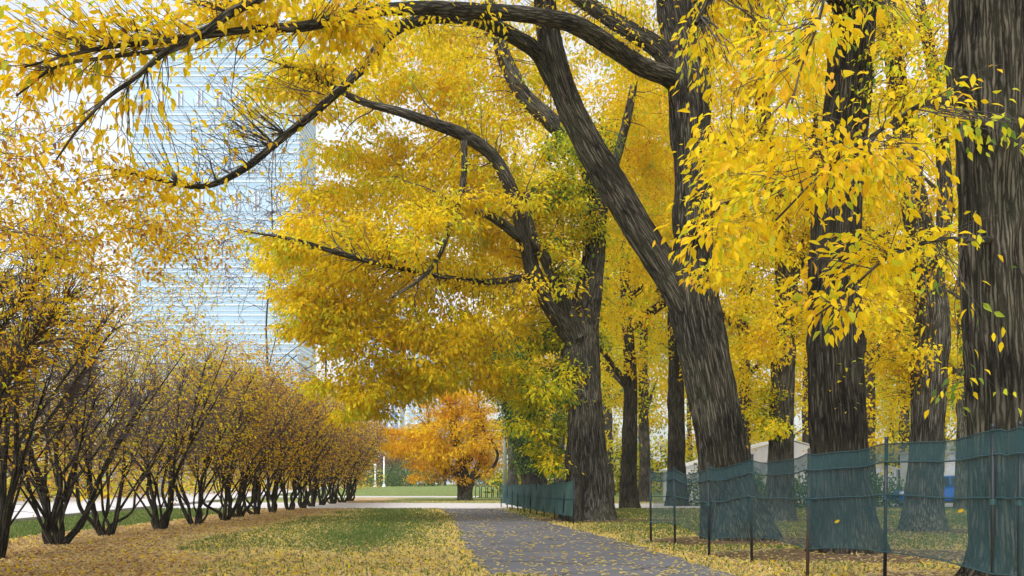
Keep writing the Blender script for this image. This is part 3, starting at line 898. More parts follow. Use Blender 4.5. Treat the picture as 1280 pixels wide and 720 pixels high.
def blue_car():
    Y = 47.0; k = Y / F
    L = 4.2
    x0 = (1120 - 640) * k
    root = thing('parked_car', 'bright blue car parked before the pale trailer, half behind the right trunk', 'car', (x0 + L / 2, Y, 0))
    m, t, b, o = new_mat('blue_car_paint')
    b.inputs['Base Color'].default_value = (0.015, 0.12, 0.55, 1); b.inputs['Roughness'].default_value = 0.25
    b.inputs['Coat Weight'].default_value = 0.6
    prof = [(-2.1, .32), (-2.1, .62), (-1.98, .78), (-1.35, .95), (-.55, 1.42), (.75, 1.47), (1.55, 1.30), (1.98, .98), (2.1, .75), (2.08, .32)]
    def body(pr, wy, wtop):
        s = MB(); n = len(pr)
        def wz(z): return wy if z < .9 else wy - (z - .9) * wtop
        s.add([(x, -wz(z), z) for x, z in pr] + [(x, wz(z), z) for x, z in pr], [tuple(range(n - 1, -1, -1)), tuple(range(n, 2 * n))] + [(j, (j + 1) % n, n + (j + 1) % n, n + j) for j in range(n)])
        return s
    bo = body(prof, .86, .28).build('body', m, root)
    bv = bo.modifiers.new('bevel', 'BEVEL'); bv.width = .05; bv.segments = 2
    for pts in ([(-1.1, .98), (-.52, 1.36), (-.02, 1.39), (-.02, .98)], [(.06, .98), (.06, 1.39), (.75, 1.40), (1.4, 1.24), (1.55, .98)]):
        for s in (-1, 1):
            g = MB(); n = len(pts)
            yy = lambda z: s * (.875 - max(0, z - .9) * .28)
            g.add([(x, yy(z), z) for x, z in pts] + [(x, yy(z) - s * .03, z) for x, z in pts], [tuple(range(n)), tuple(range(2 * n - 1, n - 1, -1))] + [(j, n + j, n + (j + 1) % n, (j + 1) % n) for j in range(n)])
            g.build('window', M['dark_glass'], root)
    for x in (-1.3, 1.32):
        for s in (-1, 1):
            wl = MB().tube([(x, s * .66, .32), (x, s * .89, .32)], .32, 20).build('wheel', plain('tyre_rubber', (.02, .02, .02), .8), root)
            MB().tube([(x, s * .87, .32), (x, s * .905, .32)], .19, 14).build('rim', M['galv'], wl)
    for s in (-1, 1):
        hl = MB(); hl.box(-2.12, -1.98, s * .62 - .15, s * .62 + .15, .62, .74); hl.build('headlight', M['pole_white'], root)
        tl = MB(); tl.box(2.0, 2.11, s * .66 - .12, s * .66 + .12, .72, .86); tl.build('tail_light', plain('red_lens', (.4, .01, .01), .2), root)
    bm_ = MB(); bm_.box(-2.16, 2.16, -.8, .8, .24, .36); bm_.build('bumper', M['dark_glass'], root)
blue_car()

# ------------------------------------------------------------------ netting fences
def mat_net():
    m, t, b, o = new_mat('dark_green_netting')
    b.inputs['Base Color'].default_value = (0.018, 0.068, 0.080, 1); b.inputs['Roughness'].default_value = 0.8
    n = noise(t, 2.5, 4)
    r = ramp(t, [(0.3, (0.38,) * 3), (0.7, (0.53,) * 3)]); t.links.new(n.outputs['Fac'], r.inputs[0])
    tr = t.nodes.new('ShaderNodeBsdfTransparent')
    mx = t.nodes.new('ShaderNodeMixShader')
    t.links.new(r.outputs[0], mx.inputs[0]); t.links.new(tr.outputs[0], mx.inputs[1]); t.links.new(b.outputs[0], mx.inputs[2])
    t.links.new(mx.outputs[0], o.inputs[0])
    return m
M['net'] = mat_net()
M['net_dense'] = plain('dense_green_netting', (0.018, 0.075, 0.072), 0.8, var=0.2, scale=4)
M['net_seam'] = plain('green_binding', (0.010, 0.045, 0.055), 0.7)
M['post'] = plain('fence_post_paint', (0.010, 0.016, 0.020), 0.5, 0.3)
M['post_rust'] = plain('rusty_fence_post', (0.05, 0.025, 0.018), 0.7, var=.4, scale=20)

def net_fence(name, label, rows, hem, mid, net, group, rusty=()):
    """rows: (px, Y, post top px, net top px, net bottom px) per post"""
    o0 = np.array([(rows[0][0] - 640) / F * rows[0][1], rows[0][1], 0.])
    root = thing(name, label, 'fence', o0, group)
    base, tops, bots = [], [], []
    for px, Y, pt, nt_, nb in rows:
        base.append(np.array([(px - 640) / F * Y, Y, 0.]) - o0)
        tops.append(CH + (HZ - nt_) / F * Y); bots.append(CH + (HZ - nb) / F * Y)
    for i, (px, Y, pt, nt_, nb) in enumerate(rows):
        h = CH + (HZ - pt) / F * Y
        po = MB(); b_ = base[i]
        lx = rnd.uniform(-.03, .03)
        po.tube([b_ + (0, 0.03, -.05), b_ + (lx, 0.03, h)], .022, 8)
        po.build('post', M['post_rust'] if i in rusty else M['post'], root, True)
        cp = MB(); cp.tube([b_ + (lx, .03, h), b_ + (lx, .03, h + .03)], [.028, .020], 8); cp.build('post_cap', M['post'], root)
        tb = MB(); tb.tube([b_ + (lx * .5, .03, (bots[i] + tops[i]) * .5 - .03), b_ + (lx * .5, .03, (bots[i] + tops[i]) * .5 + .03)], .034, 8); tb.build('tie', M['net_seam'], root)
    nv = 9
    V, cols_u = [], []
    for i in range(len(rows) - 1):
        L = np.linalg.norm(base[i + 1] - base[i]); nu = max(4, int(L / .16))
        for u in np.linspace(0, 1, nu, endpoint=(i == len(rows) - 2)):
            sag = 4 * u * (1 - u)
            p = base[i] * (1 - u) + base[i + 1] * u
            nrm = np.array([-(base[i+1]-base[i])[1], (base[i+1]-base[i])[0], 0]); nrm /= np.linalg.norm(nrm) + 1e-9
            cols_u.append((p, nrm, tops[i] * (1 - u) + tops[i + 1] * u - sag * min(.09, .035 * L) + .012 * math.sin(9 * u + i), bots[i] * (1 - u) + bots[i + 1] * u + sag * min(.05, .02 * L)))
    nu = len(cols_u)
    def grid(f0, f1, off, nv):
        vs = []
        for a_, (p, nrm, zt, zb) in enumerate(cols_u):
            for j in range(nv):
                f = f0 + (f1 - f0) * j / (nv - 1)
                z = zt + (zb - zt) * f
                bulge = .05 * math.sin(3.1 * a_ * .16 + 2 * f) * math.sin(math.pi * f) + .02 * math.sin(a_ * .9 + 5 * f)
                q_ = p + nrm * (bulge * (0.4 + f) + off); q_[2] = z
                vs.append(q_)
        fs = [(a_*nv+j, a_*nv+j+1, (a_+1)*nv+j+1, (a_+1)*nv+j) for a_ in range(nu - 1) for j in range(nv - 1)]
        return MB().add(vs, fs)
    grid(0, 1, 0, 9).build('net_sheet', net, root, True)
    if hem: grid(0.004, hem, -.012, 4).build('net_hem', net, root, True)
    for f in ([hem] if hem else []) + ([mid] if mid else []) + [0.997, 0.003]:
        s = grid(f - .004, f + .004, -.018, 2)
        pts = [(np.array(s.v[2 * a_]) + np.array(s.v[2 * a_ + 1])) / 2 for a_ in range(nu)]
        MB().tube(pts, .009 if f in (hem, mid) else .007, 5).build('seam', M['net_seam'], root, True)
    return root
NEAR = [(814, 20.8, 587, 590, 655), (844, 19.8, 585, 587, 655), (887, 16.75, 581, 585, 676), (940, 15.6, 570, 574, 672), (1010, 13.3, 563, 566, 687),
        (1107, 11.9, 549, 553, 690), (1243, 10.4, 533, 537, 718), (1276, 10.15, 530, 535, 722), (1400, 9.4, 524, 528, 735)]
net_fence('net_fence', 'see-through dark green netting fence on thin posts before the near trunks', NEAR, 0.17, 0.47, M['net'], None, (4,))
FAR = []
for px, nt_ in ((626.5, 605), (634, 604.8), (640, 604.6), (647, 604.3), (655, 604), (663, 603.6), (671, 603.3), (680, 603), (693.5, 601.8), (704, 601), (716.5, 599.5)):
    pb = np.interp(px, [626.5, 657, 693.5, 716.5], [634, 641.5, 650.5, 655.5]); Y = gY(pb)
    FAR.append((px, Y, nt_ - 1.2, nt_, np.interp(px, [626.5, 657, 693.5, 716.5], [629.5, 636, 643, 647])))
net_fence('net_fence', 'opaque dark green screen fence in front of the forked middle tree', FAR, None, .5, M['net_dense'], None)
# ------------------------------------------------------------------ the big trees beside the path
Yl = {'yellow': 6, 'gold': 1.4, 'lemon': 1.2}
Ym = {'yellow': 5, 'gold': 1.4, 'lemon': 1.6}
Yg = {'yellow': 3, 'lemon': 3, 'green': 1.2}
Y2 = {'yellow': 6, 'gold': .4, 'lemon': 2.6}
Ygg = {'yellow': 1, 'lemon': 3, 'green': 2.4}

tree('elm_tree', 'big leaning elm with deep furrowed bark whose long limb arches over the path',
 [[(923,674,22,94.1),(915,640,22,78.7),(905,590,22,65.3),(897,530,22,62.4),(885,460,22,63.4),(872,400,22,65.3),(866,350,22,59.5),(867,300,22,49.9),(867,240,22,47.0),(863,170,22,44.2),(858,110,22,46.1),(849,60,22.2,41.3),(837,0,22.4,34.6),(826,-60,22.6,28.8),(812,-140,23,19.2)],
  [(868,405,22,44.6),(852,372,21.95,42.8),(832,338,21.9,40.9),(800,290,21.8,39.1),(765,230,21.7,39.1),(735,180,21.5,37.2),(706,120,21.3,35.3),(691,70,21.1,33.5),(683,20,21,30.7),(678,-50,21,26.0),(668,-140,21,16.7)],
  [(870,200,22.3,22),(876,150,22.5,26),(875,90,22.6,26),(868,20,22.8,24),(860,-90,23,16)],
  [(860,130,22,27.2),(838,98,21.8,25.6),(800,82,21,24.8),(760,55,20,24.0),(720,32,19,22.4),(670,20,18,20.8),(600,14,16.5,19.2),(540,10,15,17.6),(480,12,13.5,16.8),(430,22,12.5,15.2),(380,33,11.5,12.8),(320,36,10.8,10.4),(260,44,10.2,8.8),(200,52,9.8,8.0),(140,58,9.5,6.4),(90,68,9.3,4.8),(30,84,9.2,2.4)],
  [(692,100,21.2,25.2),(672,66,21,21.0),(640,44,20,18.5),(600,27,18.8,16.8),(565,21,17.6,16.0),(525,25,16.4,15.1),(490,40,15.4,14.3),(462,74,14.8,12.6),(440,98,14.3,11.8),(400,135,13.6,10.9),(350,175,13,10.1),(310,208,12.5,9.2),(270,229,12.1,8.0),(240,233,11.8,6.7),(200,225,11.5,5.0),(160,216,11.3,3.4),(125,207,11.2,1.8)],
  [(681,-20,21,26),(560,-85,17,22),(430,-60,13.5,17),(350,-18,11.4,13),(316,2,10.8,12),(285,18,10.4,11.5),(262,36,10.1,11),(230,54,9.8,10),(205,66,9.6,8.5),(185,83,9.5,7.5),(165,100,9.4,6.5),(135,122,9.3,5),(100,158,9.2,3.5),(70,200,9.1,2)],
  [(852,92,22,28.9),(822,60,22,23.8),(790,40,22,22.1),(760,22,22,20.4),(715,-10,22,18.7),(650,-70,22,11.9)],
  [(262,36,10.1,8),(225,58,9.9,7),(180,66,9.7,6),(130,72,9.5,5),(70,84,9.4,4),(20,120,9.3,2.5)],
  [(860,300,21.6,10),(885,272,21,7),(905,255,20.4,5),(930,250,20,3)]],
 [(360,2,11.8,130,34,1.2,130,1.2,Yl),(240,14,10.6,120,30,1,90,1.1,Yl),(120,22,9.8,110,40,1,100,1.1,Yl),(30,60,9.4,60,60,.8,60,1,Yl),(430,36,12.8,50,40,1,80,1.4,Yl),(440,6,13,60,30,1,60,1.2,Yl),
  (560,0,16,80,40,1.5,70,.7,Yl),(330,140,13.4,150,90,1.4,60,.06,Yl),(300,200,12.5,120,60,1.2,34,.10,Yl),(230,130,11.5,70,90,1,50,.05,Yl),(210,215,11.3,110,30,1,60,.7,Yl),(280,100,12,60,50,1,50,.3,Yl),(130,150,9.6,80,70,.7,60,.4,Yl),
  (580,10,20,120,50,3,150,.9,Yl),(700,-30,21,120,80,3,120,1,Yl),(780,100,23.5,50,80,1.2,60,.8,Yl),(760,-60,21,220,110,4,120,1,Yl),(890,275,20.6,50,40,1,40,1,Yl),(860,-60,20,160,120,4,120,1,Yl)],
 (6.5, .105, .14, .5, 'near'), singles=300, per=6, seed=1, flare=.15, grow=dict(tip_r=.0016, thick=.0042, wiggle=.10, droop=.02))

tree('elm_tree', 'tall forked elm with pale grey bark and the fullest crown, behind the opaque screen',
 [[(742,650,32.5,60),(740,620,32.5,50),(736,570,32.5,46),(731,510,32.5,46),(726,450,32.5,50),(726,410,32.5,46),(735,370,32.6,36),(741,330,32.7,30),(745,285,32.7,28),(746,250,32.7,27),(737,215,32.6,24),(716,178,32.4,23),(685,148,32.2,22),(655,120,32,20),(638,90,32,19),(625,55,32,17),(614,10,32,14),(603,-50,32,9)],
  [(714,652,31.9,34),(716,610,32,27),(719,560,32.1,24),(722,500,32.3,22)],
  [(727,440,32.4,31.0),(706,405,32,27.5),(688,380,31.6,24.1),(668,345,31.2,21.5),(655,292,30.8,18.9),(640,240,30.4,18.1),(618,198,30,17.2),(582,170,29.4,16.3),(540,154,28.8,13.8),(500,140,28.2,12.0),(450,126,27.6,9.5),(400,100,27,6.0),(350,80,26.5,2.6),(325,72,26.3,0.9)],
  [(722,420,32,22),(703,370,31.5,17),(682,325,31,15),(665,292,30.6,13),(655,240,30.3,10)],
  [(580,172,29.4,9),(580,215,29,8),(574,255,28.6,8),(562,285,28.2,7),(548,322,27.8,6),(526,348,27.4,5),(490,372,27,3)],
  [(655,300,30.8,14),(612,270,30,11),(560,250,29,10)],
  [(668,345,31.2,11),(600,352,30.5,8),(500,335,28.5,6.5),(425,317,26.4,7),(370,300,25.2,4.5),(310,290,24.6,2),(285,285,24.4,.8)],
  [(745,270,32.7,14),(770,200,33,12),(790,120,33.5,10),(800,40,34,6)]],
 [(560,235,32.6,130,100,3.2,694,1,Y2),(470,330,30.6,120,100,2.8,627,1,Y2),(415,375,29.6,75,66,2.2,291,1,Y2),(560,390,31.6,140,85,3.2,627,1,Y2),(500,462,30.6,75,45,2,224,.9,Y2),(625,120,34.6,110,80,3,291,.9,Ym),
  (650,300,34.1,80,130,2.5,380,1,Ym),(610,462,32.1,60,36,1.8,123,.9,Y2),(690,470,33.6,48,70,1.6,190,1,Ygg),(395,300,28.2,85,38,1.6,156,.9,Y2),(440,190,30.6,70,60,2,190,.8,Y2),(390,110,29.4,80,45,1.4,145,.8,Y2),(350,310,27.4,45,26,1.2,26,.8,Y2),(520,90,31.6,80,50,2,145,.7,Ym),
  (400,240,29.1,40,40,1.5,67,.7,Y2),(775,260,36.1,50,170,2.2,246,1,Ym),(690,560,33.6,30,40,1,56,1,Ygg),(735,395,33.1,30,60,1,44,1,Ygg),(450,500,30.2,40,30,1.2,56,.8,Y2),(560,140,32.1,70,50,2,134,1,Y2),(560,55,33.6,110,55,2.4,246,.9,Ym),(685,50,35.6,60,80,2,168,.9,Ym),(800,170,36.6,70,130,2.4,291,.9,Ym),(470,110,30.6,60,40,1.6,100,.8,Y2),(372,92,26.8,60,38,1.2,130,.9,Y2),(345,305,25.4,45,24,1,34,.9,Y2),(412,440,29,45,46,1.4,130,.9,Y2),(455,500,29.5,36,30,1.2,70,.9,Y2),(715,275,31.2,44,80,1.4,170,.9,Yg),(690,480,31,44,60,1.2,70,.9,Ygg),(675,545,31,36,36,1.2,26,.8,Yg),(725,200,31,44,60,1.4,130,.9,Ygg),(600,260,28.8,60,40,1.2,90,.8,Y2),(520,300,27.4,50,40,1.2,80,.8,Y2)],
 (22, .148, .18, .5, 'mid'), bark='bark_grey', seed=2, flare=.09, grow=dict(tip_r=.005))

tree('elm_tree', 'straight dark elm behind the netting, third trunk from the right edge',
 [[(1059,689,18.2,100.1),(1056,660,18.2,83.7),(1051,600,18.2,75.5),(1048,540,18.2,70.1),(1045,470,18.2,67.3),(1044,400,18.2,65.5),(1045,330,18.2,63.7),(1048,260,18.2,60.1),(1054,190,18.2,56.4),(1060,120,18.2,54.6),(1065,60,18.2,54.6),(1069,0,18.2,52.8),(1073,-80,18.2,43.7),(1075,-180,18.2,30.9)],
  [(1062,20,18.2,26),(1020,-30,17,22),(960,-50,15.5,16),(900,-20,14.2,9),(870,30,13.5,5)],
  [(1066,30,18.2,24),(1105,-40,17.6,20),(1150,-90,17,14),(1190,-80,16.5,8)]],
 [(960,40,15,110,80,1.6,130,1,Ym),(1060,-40,17,140,70,2,100,1,Ym),(900,120,14,60,110,1.2,90,1,Yl),(1130,40,16.6,60,90,1.2,80,.8,Yg),(940,330,16.5,50,70,1,70,1,Yl),(1060,470,17.6,40,60,.6,14,.25,Yg)],
 (10, .115, .15, .5, 'mid'), seed=3, flare=.15, bark='bark_dark', grow=dict(tip_r=.004, thick=.009))

tree('elm_tree', 'thick elm at the right edge with leafy boughs hanging towards the viewer',
 [[(1254,735.4,12,124),(1258,700,12,93.0),(1254,640,12,83.7),(1252,560,12,80.9),(1250,480,12,80.9),(1247,400,12,83.7),(1244,320,12,85.6),(1242,240,12,87.4),(1240,160,12,91.1),(1238,80,12,93.0),(1236,0,12,93.0),(1233,-100,12,85.6),(1229,-200,12,74.4)],
  [(1226,-120,12,50),(1180,-170,9.5,34),(1110,-130,7.6,16),(1050,-60,6.4,7),(1022,30,5.9,3.6),(1000,90,5.7,2.4),(985,150,5.5,1.2)],
  [(1232,180,12,22),(1205,130,10,12),(1160,128,8.2,7),(1105,160,7,5),(1040,205,6.2,3.2),(970,275,5.8,1.8)],
  [(1238,300,12,12),(1215,300,10,8),(1170,300,8.4,6),(1110,322,7.2,4),(1060,365,6.6,2.6),(1020,395,6.4,1.5)],
  ],
 [(985,60,5.9,90,75,.5,24,1,Ym),(1020,150,6.2,90,70,.6,26,1,Yl),(1000,215,6.1,100,50,.5,32,1,Yl),(1100,205,6.6,90,50,.6,28,1,Ym),(1120,320,7.1,90,50,.6,40,1,Yl),(1050,380,6.6,60,28,.4,18,1,Yl),
  (930,290,6.6,60,30,.5,22,1,Yl),(1180,150,7.8,60,70,.6,22,.8,Ym),(1262,150,7.6,40,90,.4,14,.8,Yg),(1240,330,8,50,90,.5,8,.6,Yg),(1110,70,6.4,60,60,.6,11,.9,Ym),(900,190,7,40,90,.5,18,1,Yl),(1240,480,9,60,60,.4,8,.5,Yg)],
 (9.5, .080, .13, .5, 'near'), singles=300, per=4, seed=4, flare=.12, bark='bark', grow=dict(tip_r=.0014, thick=.004, droop=.05))

tree('elm_tree', 'slender pale grey elm between the leaning elm and the straight dark one',
 [[(974,650,32.5,44),(975,620,32.5,36),(976,560,32.5,31),(978,480,32.5,30),(980,420,32.5,30),(983,360,32.5,27),(978,300,32.5,24),(968,230,32.5,21),(957,165,32.5,18),(950,90,32.5,15),(942,0,32.5,12),(935,-80,32.5,8)],
  [(980,380,32.5,16),(1005,310,32.2,13),(1015,230,32,10),(1020,140,32,7)],
  [(972,250,32.5,12),(930,190,31.5,9),(890,170,31,5)]],
 [(950,180,31,90,150,2.6,330,1,Ym),(925,400,31,60,110,2,200,1,Ym),(1000,330,32,60,140,2,160,1,Yl),(950,20,31,100,90,2.5,230,1,Ym),(800,40,30,80,70,2.4,130,1,Ym),(955,520,31.5,36,50,1.4,60,1,Yg)],
 (26, .125, .18, .6, 'far'), bark='bark_grey', seed=5, flare=.1)

tree('elm_tree', 'rough elm bending left high up, framed between two fenced trunks',
 [[(1155,663,25.8,62.6),(1155,640,25.8,49.7),(1156,600,25.8,44.2),(1159,540,25.8,42.3),(1162,470,25.8,42.3),(1164,410,25.8,42.3),(1161,350,25.8,39.6),(1149,285,25.8,35.0),(1136,215,25.8,30.4),(1127,145,25.8,26.7),(1119,80,25.8,23.9),(1111,20,25.8,22.1),(1103,-70,25.8,16.6)],
  [(1163,370,25.8,24),(1180,280,25.8,20),(1178,180,26,17),(1165,80,26,15),(1150,0,26,12),(1140,-80,26,8)]],
 [(1120,250,25,90,140,2,260,.9,Ym),(1150,60,25,90,90,2,230,1,Ym),(1050,30,27,110,70,2.4,170,1,Ym),(1110,450,25.5,36,90,1.4,110,.9,Ym),(1190,430,27,30,90,1.4,60,.9,Yg)],
 (20, .12, .16, .6, 'far'), bark='bark_grey', seed=6, flare=.12)

# ivy-clad leaning trunk behind the far fence
def ivy(root, base, sk):
    n = 9000
    pth = spline(limb_rows([(672,629,56,34),(664,585,56,29),(650,535,56,27),(634,485,56,25),(615,448,56,20)]), .2)
    i = rng.integers(0, len(pth), n)
    d = unit(rng.normal(size=(n, 3)))
    pos = pth[i, :3] + d * (pth[i, 3:4] * 1.05 + rng.random((n, 1)) ** 2 * .55 + .03)
    pos[:, 2] += rng.normal(0, .2, n)
    fr = leaf_frames(np.array([0, 0, -1.]) + rng.normal(0, .5, (n, 3)), d + rng.normal(0, .3, (n, 3)))
    k = pos[:, 2] > 1.6
    me = leaf_mesh('ivy', pos[k] - base, [f[k] for f in fr], .15 * (.7 + .6 * rng.random(k.sum())), pick_cols(rng.choice(['deep', 'deep', 'green'], k.sum())), 'far', M['leaf'])
    link('ivy', me, root, 'stuff')
tree('elm_tree', 'ivy-covered leaning trunk with green foliage above the opaque screen fence',
 [[(672,629,56,34),(664,585,56,29),(650,535,56,27),(634,485,56,25),(615,448,56,21),(600,425,56,18),(580,390,56,14)],
  [(640,505,56,14),(660,440,55.5,12),(668,380,55,8)]],
 [(640,450,54.5,40,50,2,150,1,{'deep': 2, 'green': 3}),(665,520,54,34,50,1.6,120,1,{'green': 2, 'deep': 2, 'lemon': 1}),(620,440,54.5,26,26,1.6,60,1,{'deep': 2, 'green': 2}),(690,590,53,24,14,1,24,1,{'green': 2, 'lemon': 1})],
 (30, .17, .22, .5, 'far'), bark='bark_dark', seed=7, extra=ivy)

tree('maple_tree', 'orange and gold maple with a low twisting trunk beside the bike hoops', 
 [[(581,625,64,20.5),(580,610,64,17.2),(578,595,64,17.2),(577,580,64,14.8),(572,560,64,12.3),(566,530,64,9.0),(560,505,64,5.7)],
  [(583,622,63.8,12.8),(590,598,63.6,8.8),(600,575,63.5,6.4),(606,550,63.4,4.8),(600,520,63.2,3.2)],
  [(580,602,64.2,12),(562,585,64,10),(548,560,63.8,8),(535,535,63.6,5)],
  [(579,590,64.4,10),(590,565,64.6,8),(596,530,64.8,6)],
  [(590,598,63.6,6),(612,588,63,5),(622,570,62.6,4),(614,548,62.4,3)]],
 [(560,545,63.5,64,42,2.8,300,1,{'orange': 2, 'gold': 4, 'yellow': 3}),(592,522,64,46,52,2.4,240,1,{'orange': 1.4, 'gold': 3, 'yellow': 3}),(520,555,63,36,28,2,150,1,{'orange': 1.6, 'gold': 4, 'yellow': 2}),(555,497,64,46,30,2.2,170,1,{'gold': 3, 'orange': 2}),
  (498,552,63,30,30,1.6,90,1,{'gold': 3, 'orange': 2}),(600,575,63,28,20,1.4,80,1,{'orange': 2, 'gold': 4}),(545,588,63.4,40,14,1.6,90,.9,{'orange': 4, 'rust': 1})],
 (24, .17, .22, .5, 'far'), bark='bark_grey', cat='tree', seed=8, flare=.08)

# ------------------------------------------------------------------ generic trees farther off
def far_tree(name, label, px, Y, dia, H, R, zlow, n, per, leaf, pal, group=None, bark='bark_grey', lean=0.0, seed=0, lf=1.0, twig='twig', clumps=5, twig_min=.006):
    rr = random.Random(seed)
    X = (px - 640) / F * Y
    def pxz(x, z): return (640 + x * F / Y, HZ - (z - CH) * F / Y)
    wpx = dia * F / Y
    def row(x, z, w_): 
        a_, b_ = pxz(x, z); return (a_, b_, Y, w_)
    top = H * .86
    trunk = [row(X, 0, wpx * 1.15)] + [row(X + lean * t_ + rr.uniform(-.15, .15) * t_ * 2, top * t_, wpx * (1 - .75 * t_)) for t_ in (.12, .3, .5, .7, .9, 1)]
    limbs = [trunk]
    for k in range(5):
        t_ = rr.uniform(.22, .65); an = rr.uniform(0, 2 * math.pi); ln = R * rr.uniform(.5, .85)
        x0, z0 = X + lean * t_, top * t_
        rows = []
        for u in (0, .35, .7, 1):
            Yk = Y + math.sin(an) * ln * u
            x = x0 + math.cos(an) * ln * u; z = z0 + ln * (.75 * u - .12 * u * u)
            rows.append((640 + x * F / Yk, HZ - (z - CH) * F / Yk, Yk, max(1.2, wpx * .42 * (1 - .8 * u))))
        limbs.append(rows)
    zc = (H + zlow) / 2; rz = (H - zlow) / 2
    vols = []
    for k in range(clumps):
        an = rr.uniform(0, 2 * math.pi); q_ = R * rr.uniform(.25, .6); dz = rr.uniform(-.55, .55) * rz
        s = rr.uniform(.45, .7)
        Yk = Y + math.sin(an) * q_
        x = X + lean * .6 + math.cos(an) * q_; z = zc + dz
        vols.append((640 + x * F / Yk, HZ - (z - CH) * F / Yk, Yk, R * s * F / Yk, rz * s * F / Yk, R * s, n // clumps, lf, pal))
    return tree(name, label, limbs, vols, (per, leaf, leaf * 1.5, .5, 'far'), bark=bark, group=group, seed=seed, twig=twig,
                twig_sides=3, twig_min=twig_min, flare=.25, grow=dict(tip_r=.008), step_k=2.0)

BG = [ # px, Y, dia, H, R, zlow, tips, palette, label
 (786, 46, .78, 20, 4.6, 2.2, 560, Ym, 'dark straight trunk standing next right of the forked grey elm'),
 (846, 50, .95, 22, 5.2, 1.8, 620, Ym, 'yellow tree whose foliage hangs low just left of the leaning elm'),
 (806, 60, .70, 22, 5.0, 2.0, 520, Yg, 'greenish yellow tree in the gap between the forked elm and the leaning elm'),
 (930, 52, .75, 22, 5.2, 2.2, 560, Yl, 'golden tree seen just right of the leaning elm'),
 (1010, 62, .80, 25, 6.0, 2.6, 600, Ym, 'yellow tree behind the slender grey elm'),
 (1085, 50, .80, 24, 5.6, 2.6, 600, Ym, 'full yellow tree seen just right of the straight dark elm'),
 (1130, 74, .90, 27, 6.5, 2.5, 520, Yg, 'greenish tree behind the gap between marquee and trailer'),
 (1205, 44, .70, 21, 5.0, 3.0, 520, Ym, 'yellow tree filling the gap left of the right edge trunk'),
 (1300, 42, .80, 21, 5.0, 2.6, 360, Yl, 'yellow tree mostly hidden by the trunk at the right edge'),
 (700, 72, .85, 25, 6.0, 4.0, 520, Ym, 'yellow tree rising behind the ivy-covered trunk'),
 (760, 84, .90, 28, 7.0, 2.5, 520, Yg, 'pale yellow tree farthest back behind the forked elm'),
 (880, 84, .90, 29, 7.0, 2.0, 520, Ym, 'tall yellow tree farthest back behind the leaning elm'),
 (640, 86, .85, 32, 8.0, 9.0, 520, Yl, 'high yellow crown behind the middle of the forked elm'),
]
for i, (px, Y, dia, H, R, zl, n, pal, lab) in enumerate(BG):
    far_tree('elm_tree', lab, px, Y, dia, H * 1.12, R * 1.15, zl, int(n * 1.3), 25, .19 + .0012 * (Y - 40), pal, 'yellow trees farther back on the right', seed=40 + i, clumps=9, bark='bark_dark' if i in (0, 1) else 'bark_grey')

# leafless tree in front of the tower
far_tree('bare_tree', 'tall leafless grey tree whose twigs blur across the blue tower', 336, 62, .19, 24.5, 6.2, 8, 2300, 1, .1, Yl, seed=71, lf=.04, twig='twig_grey', clumps=9, bark='bark_grey', twig_min=.015)
far_tree('bare_tree', 'smaller leafless tree at the right edge of the blue tower', 405, 74, .24, 24, 4.2, 9, 900, 1, .1, Yl, seed=72, lf=.05, twig='twig_grey', clumps=7, bark='bark_grey', twig_min=.016)

# tree line beyond the field
pals = [{'rust': 3, 'gold': 1}, {'gold': 2, 'yellow': 1, 'rust': 1}, {'lemon': 2, 'green': 1}, {'rust': 2, 'brown': 2}]
nm = ['rust brown', 'golden', 'yellow green', 'dull brown']
LINE = [(425, 205, 12, 2, 'low green and yellow tree at the far left end of the field'), (447, 232, 15, 1, 'golden tree below the white apartment tower beyond the field'), (468, 236, 16, 0, 'rust brown tree behind the two white posts'),
        (490, 240, 14, 3, 'dull brown tree just right of the white posts'), (512, 228, 16, 0, 'rust tree left of the maple beyond the field'), (534, 238, 15, 1, 'golden tree seen low under the maple crown'),
        (556, 235, 17, 3, 'brown tree directly behind the maple trunk'), (585, 240, 16, 1, 'golden tree beyond the field right of the maple trunk'), (610, 230, 16, 0, 'rust tree beyond the bike hoops'), (640, 225, 18, 1, 'golden tree behind the steel pole')]
for i, (px, Y, H, k, lab) in enumerate(LINE):
    far_tree('broadleaf_tree', lab, px, Y, .6, H, 6.2, 1.0, 260, 18, .55, pals[k], 'trees lining the far side of the field', seed=90 + i, lf=.75, clumps=4, twig_min=.03, twig='twig_grey')
for i, (px, Y, H, k, lab) in enumerate([(40, 62, 10, 1, 'golden tree across the street behind the nearest hedge shrubs'), (150, 76, 11, 0, 'rust tree across the street glimpsed between hedge stems'), (235, 95, 12, 1, 'golden tree across the street behind the middle of the hedge'), (-60, 52, 10, 2, 'greenish tree across the street at the left edge'), (320, 120, 13, 0, 'rust tree across the street behind the far hedge')]):
    far_tree('broadleaf_tree', lab, px - 40, Y, .5, H, 4.0, 1.6, 260, 18, .24, pals[k], 'trees across the street', seed=120 + i, lf=.7, clumps=4, twig_min=.012, twig='twig_grey')

for i, (px, lab) in enumerate([(655,'between the ivy-covered trunk and the forked elm'),(735,'low behind the forked grey elm'),(800,'low in the gap left of the leaning elm'),(862,'directly behind the leaning elm'),(925,'just right of the leaning elm'),
        (985,'above the white marquee'),(1050,'directly behind the straight dark elm'),(1115,'above the gap right of the white marquee'),(1180,'above the blue car'),(1260,'behind the trunk at the right edge')]):
    far_tree('broadleaf_tree', 'distant yellow tree seen ' + lab, px, 105 + 11 * (i % 3), .6, 27 + 2 * (i % 4), 8.0, .5, 420, 21, .44, [Ym, Yg, Yl][i % 3], 'distant yellow trees behind the grove', seed=150 + i, lf=.9, clumps=11, twig_min=.02)

